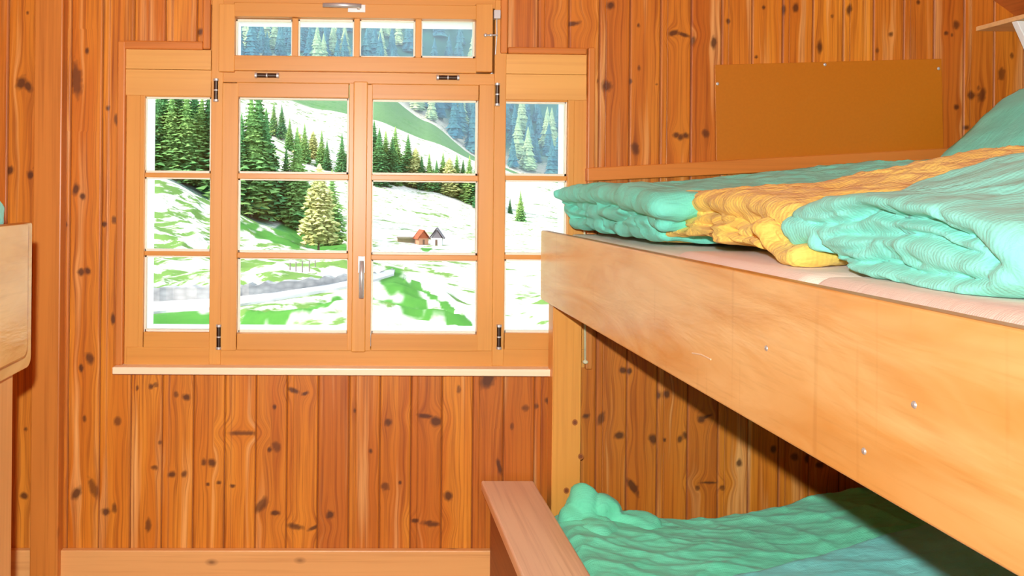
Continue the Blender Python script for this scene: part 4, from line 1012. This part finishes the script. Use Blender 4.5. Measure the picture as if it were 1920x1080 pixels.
for a in ((287, 312, 196, 'mid', 'spruce half hidden by the white left window reveal'), (308, 318, 140, 'dark', 'tall spruce rising behind the two leftmost ones'), (336, 326, 142, 'dark', 'tall spruce behind the sunlit ones of the upper left window'), (364, 338, 150, 'dark', 'spruce behind the sunlit one beside the left mullion'), (392, 356, 160, 'dark', 'spruce just at the edge of the left mullion'), (484, 398, 160, 'dark', 'dark spruce behind the tallest one')):
    conifer(*a, group=g1_, dmin=60, wide=1.15)
conifer(598, 470, 308, 'pale', 'pale yellow-green larch in the left casement, standing in front of the spruces', group=g1_, dmin=60)
g2_ = 'small trees behind the first ridge'
for n_, (px, py, tp, kd) in enumerate(sorted(((512, 255, 192, 'mid'), (527, 262, 196, 'dark'), (542, 285, 222, 'mid'), (570, 308, 232, 'mid'), (586, 302, 246, 'pale'), (602, 318, 244, 'mid'), (612, 322, 262, 'dark'), (640, 335, 250, 'dark'), (652, 338, 268, 'mid'), (560, 300, 250, 'pale')))):
    conifer(px, py, tp, kd, f'{ORD[n_]} from the left of small conifers behind the tallest spruce, {TONE[kd]}', g2_, dmin=125)
g3_ = 'row of conifers along the second ridge'
for n_, (px, py, tp, kd) in enumerate(sorted(((700, 345, 226, 'dark'), (710, 352, 240, 'dark'), (722, 345, 246, 'mid'), (735, 350, 256, 'dark'), (748, 345, 280, 'mid'), (764, 352, 252, 'dark'), (778, 356, 278, 'pale'), (790, 360, 292, 'dark'), (804, 362, 288, 'mid'),
                         (818, 366, 300, 'dark'), (830, 368, 286, 'mid'), (842, 374, 296, 'pale'), (856, 378, 290, 'mid'), (868, 382, 300, 'dark'), (880, 388, 292, 'mid'), (893, 392, 305, 'dark'), (715, 338, 285, 'pale'), (772, 348, 300, 'mid'), (812, 358, 315, 'dark'), (850, 370, 325, 'dark'), (876, 384, 330, 'pale'), (688, 345, 240, 'dark'), (905, 398, 310, 'dark'), (740, 342, 238, 'mid'), (920, 402, 318, 'mid')))):
    conifer(px, py, tp, kd, f'{ORD[n_]} conifer from the left in the row crossing the right casement, {TONE[kd]}', g3_, dmin=150, wide=1.3)
conifer(977, 421, 357, 'mid', 'lone green spruce in the right side window', dmin=100)
conifer(957, 408, 372, 'dark', 'small spruce left of the lone one in the right side window', dmin=100)
# far forest: individual trees where the panes show them, one mass for the rest
FAR = []
for s_ in range(4):
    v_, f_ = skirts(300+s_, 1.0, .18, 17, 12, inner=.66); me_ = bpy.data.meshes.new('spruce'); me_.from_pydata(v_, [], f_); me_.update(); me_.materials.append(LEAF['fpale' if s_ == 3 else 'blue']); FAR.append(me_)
rg = random.Random(5)
def crest4(px): return float(np.interp(px, COLS, RP[16]))
cand = []
for _ in range(5200):
    px = rg.uniform(150, 1180); py = rg.uniform(10, 345)
    if py < crest4(px)-2 and (py > 30): cand.append((px, py))
def vis_pane(px, py):
    return (435 < px < 895 and 45 < py < 150) or (740 < px < 895 and py > 190) or (940 < px < 1060 and py > 190)
placed = []
def spaced(c):
    P, d = ground(c[0], c[1], 456, 1200)
    for q in placed:
        if abs(q.x-P.x) < 7 and abs(q.y-P.y) < 14: return False
    placed.append(P); return True
cand = [c for c in cand if spaced(c)]
individ = [c for c in cand if vis_pane(*c)]; rest = [c for c in cand if not vis_pane(*c)]
individ.sort(key=lambda c: c[1]); 
individ = individ[::max(1, len(individ)//290)][:290]
def far_pos(px, py):
    P, d = ground(px, py, 456, 1200); return P, d
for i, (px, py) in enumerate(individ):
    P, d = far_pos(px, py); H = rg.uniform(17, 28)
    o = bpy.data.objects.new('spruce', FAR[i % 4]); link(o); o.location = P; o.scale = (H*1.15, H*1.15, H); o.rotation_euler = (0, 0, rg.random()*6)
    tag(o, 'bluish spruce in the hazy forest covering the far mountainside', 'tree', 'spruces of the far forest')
m = MB(); base = FAR[0]; bv = [tuple(v.co) for v in base.vertices]; bf = [tuple(p.vertices) for p in base.polygons]
for (px, py) in rest[:900]:
    P, d = far_pos(px, py); H = rg.uniform(16, 24); a = rg.random()*6; ca, sa = math.cos(a)*H*1.1, math.sin(a)*H*1.1
    m.add([(P.x+v[0]*ca-v[1]*sa, P.y+v[0]*sa+v[1]*ca, P.z+v[2]*H) for v in bv], bf)
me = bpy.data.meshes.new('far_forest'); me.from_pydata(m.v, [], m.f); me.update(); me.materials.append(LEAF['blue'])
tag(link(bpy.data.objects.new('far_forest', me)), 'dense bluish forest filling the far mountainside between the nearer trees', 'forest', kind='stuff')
# haze hanging in the valley
k = NT('valley_haze'); k.n.remove(k.b); vsn = k.node('ShaderNodeVolumeScatter'); vsn.inputs['Color'].default_value = (.55, .8, 1, 1); vsn.inputs['Density'].default_value = .0009; vsn.inputs['Anisotropy'].default_value = .1
k.l(vsn.outputs[0], k.out.inputs['Volume'])
hz = MB().box(-500, 500, 215, 900, -120, 420).build('haze', k.m); tag(hz, 'thin blue haze hanging over the far side of the valley', 'haze', kind='stuff')
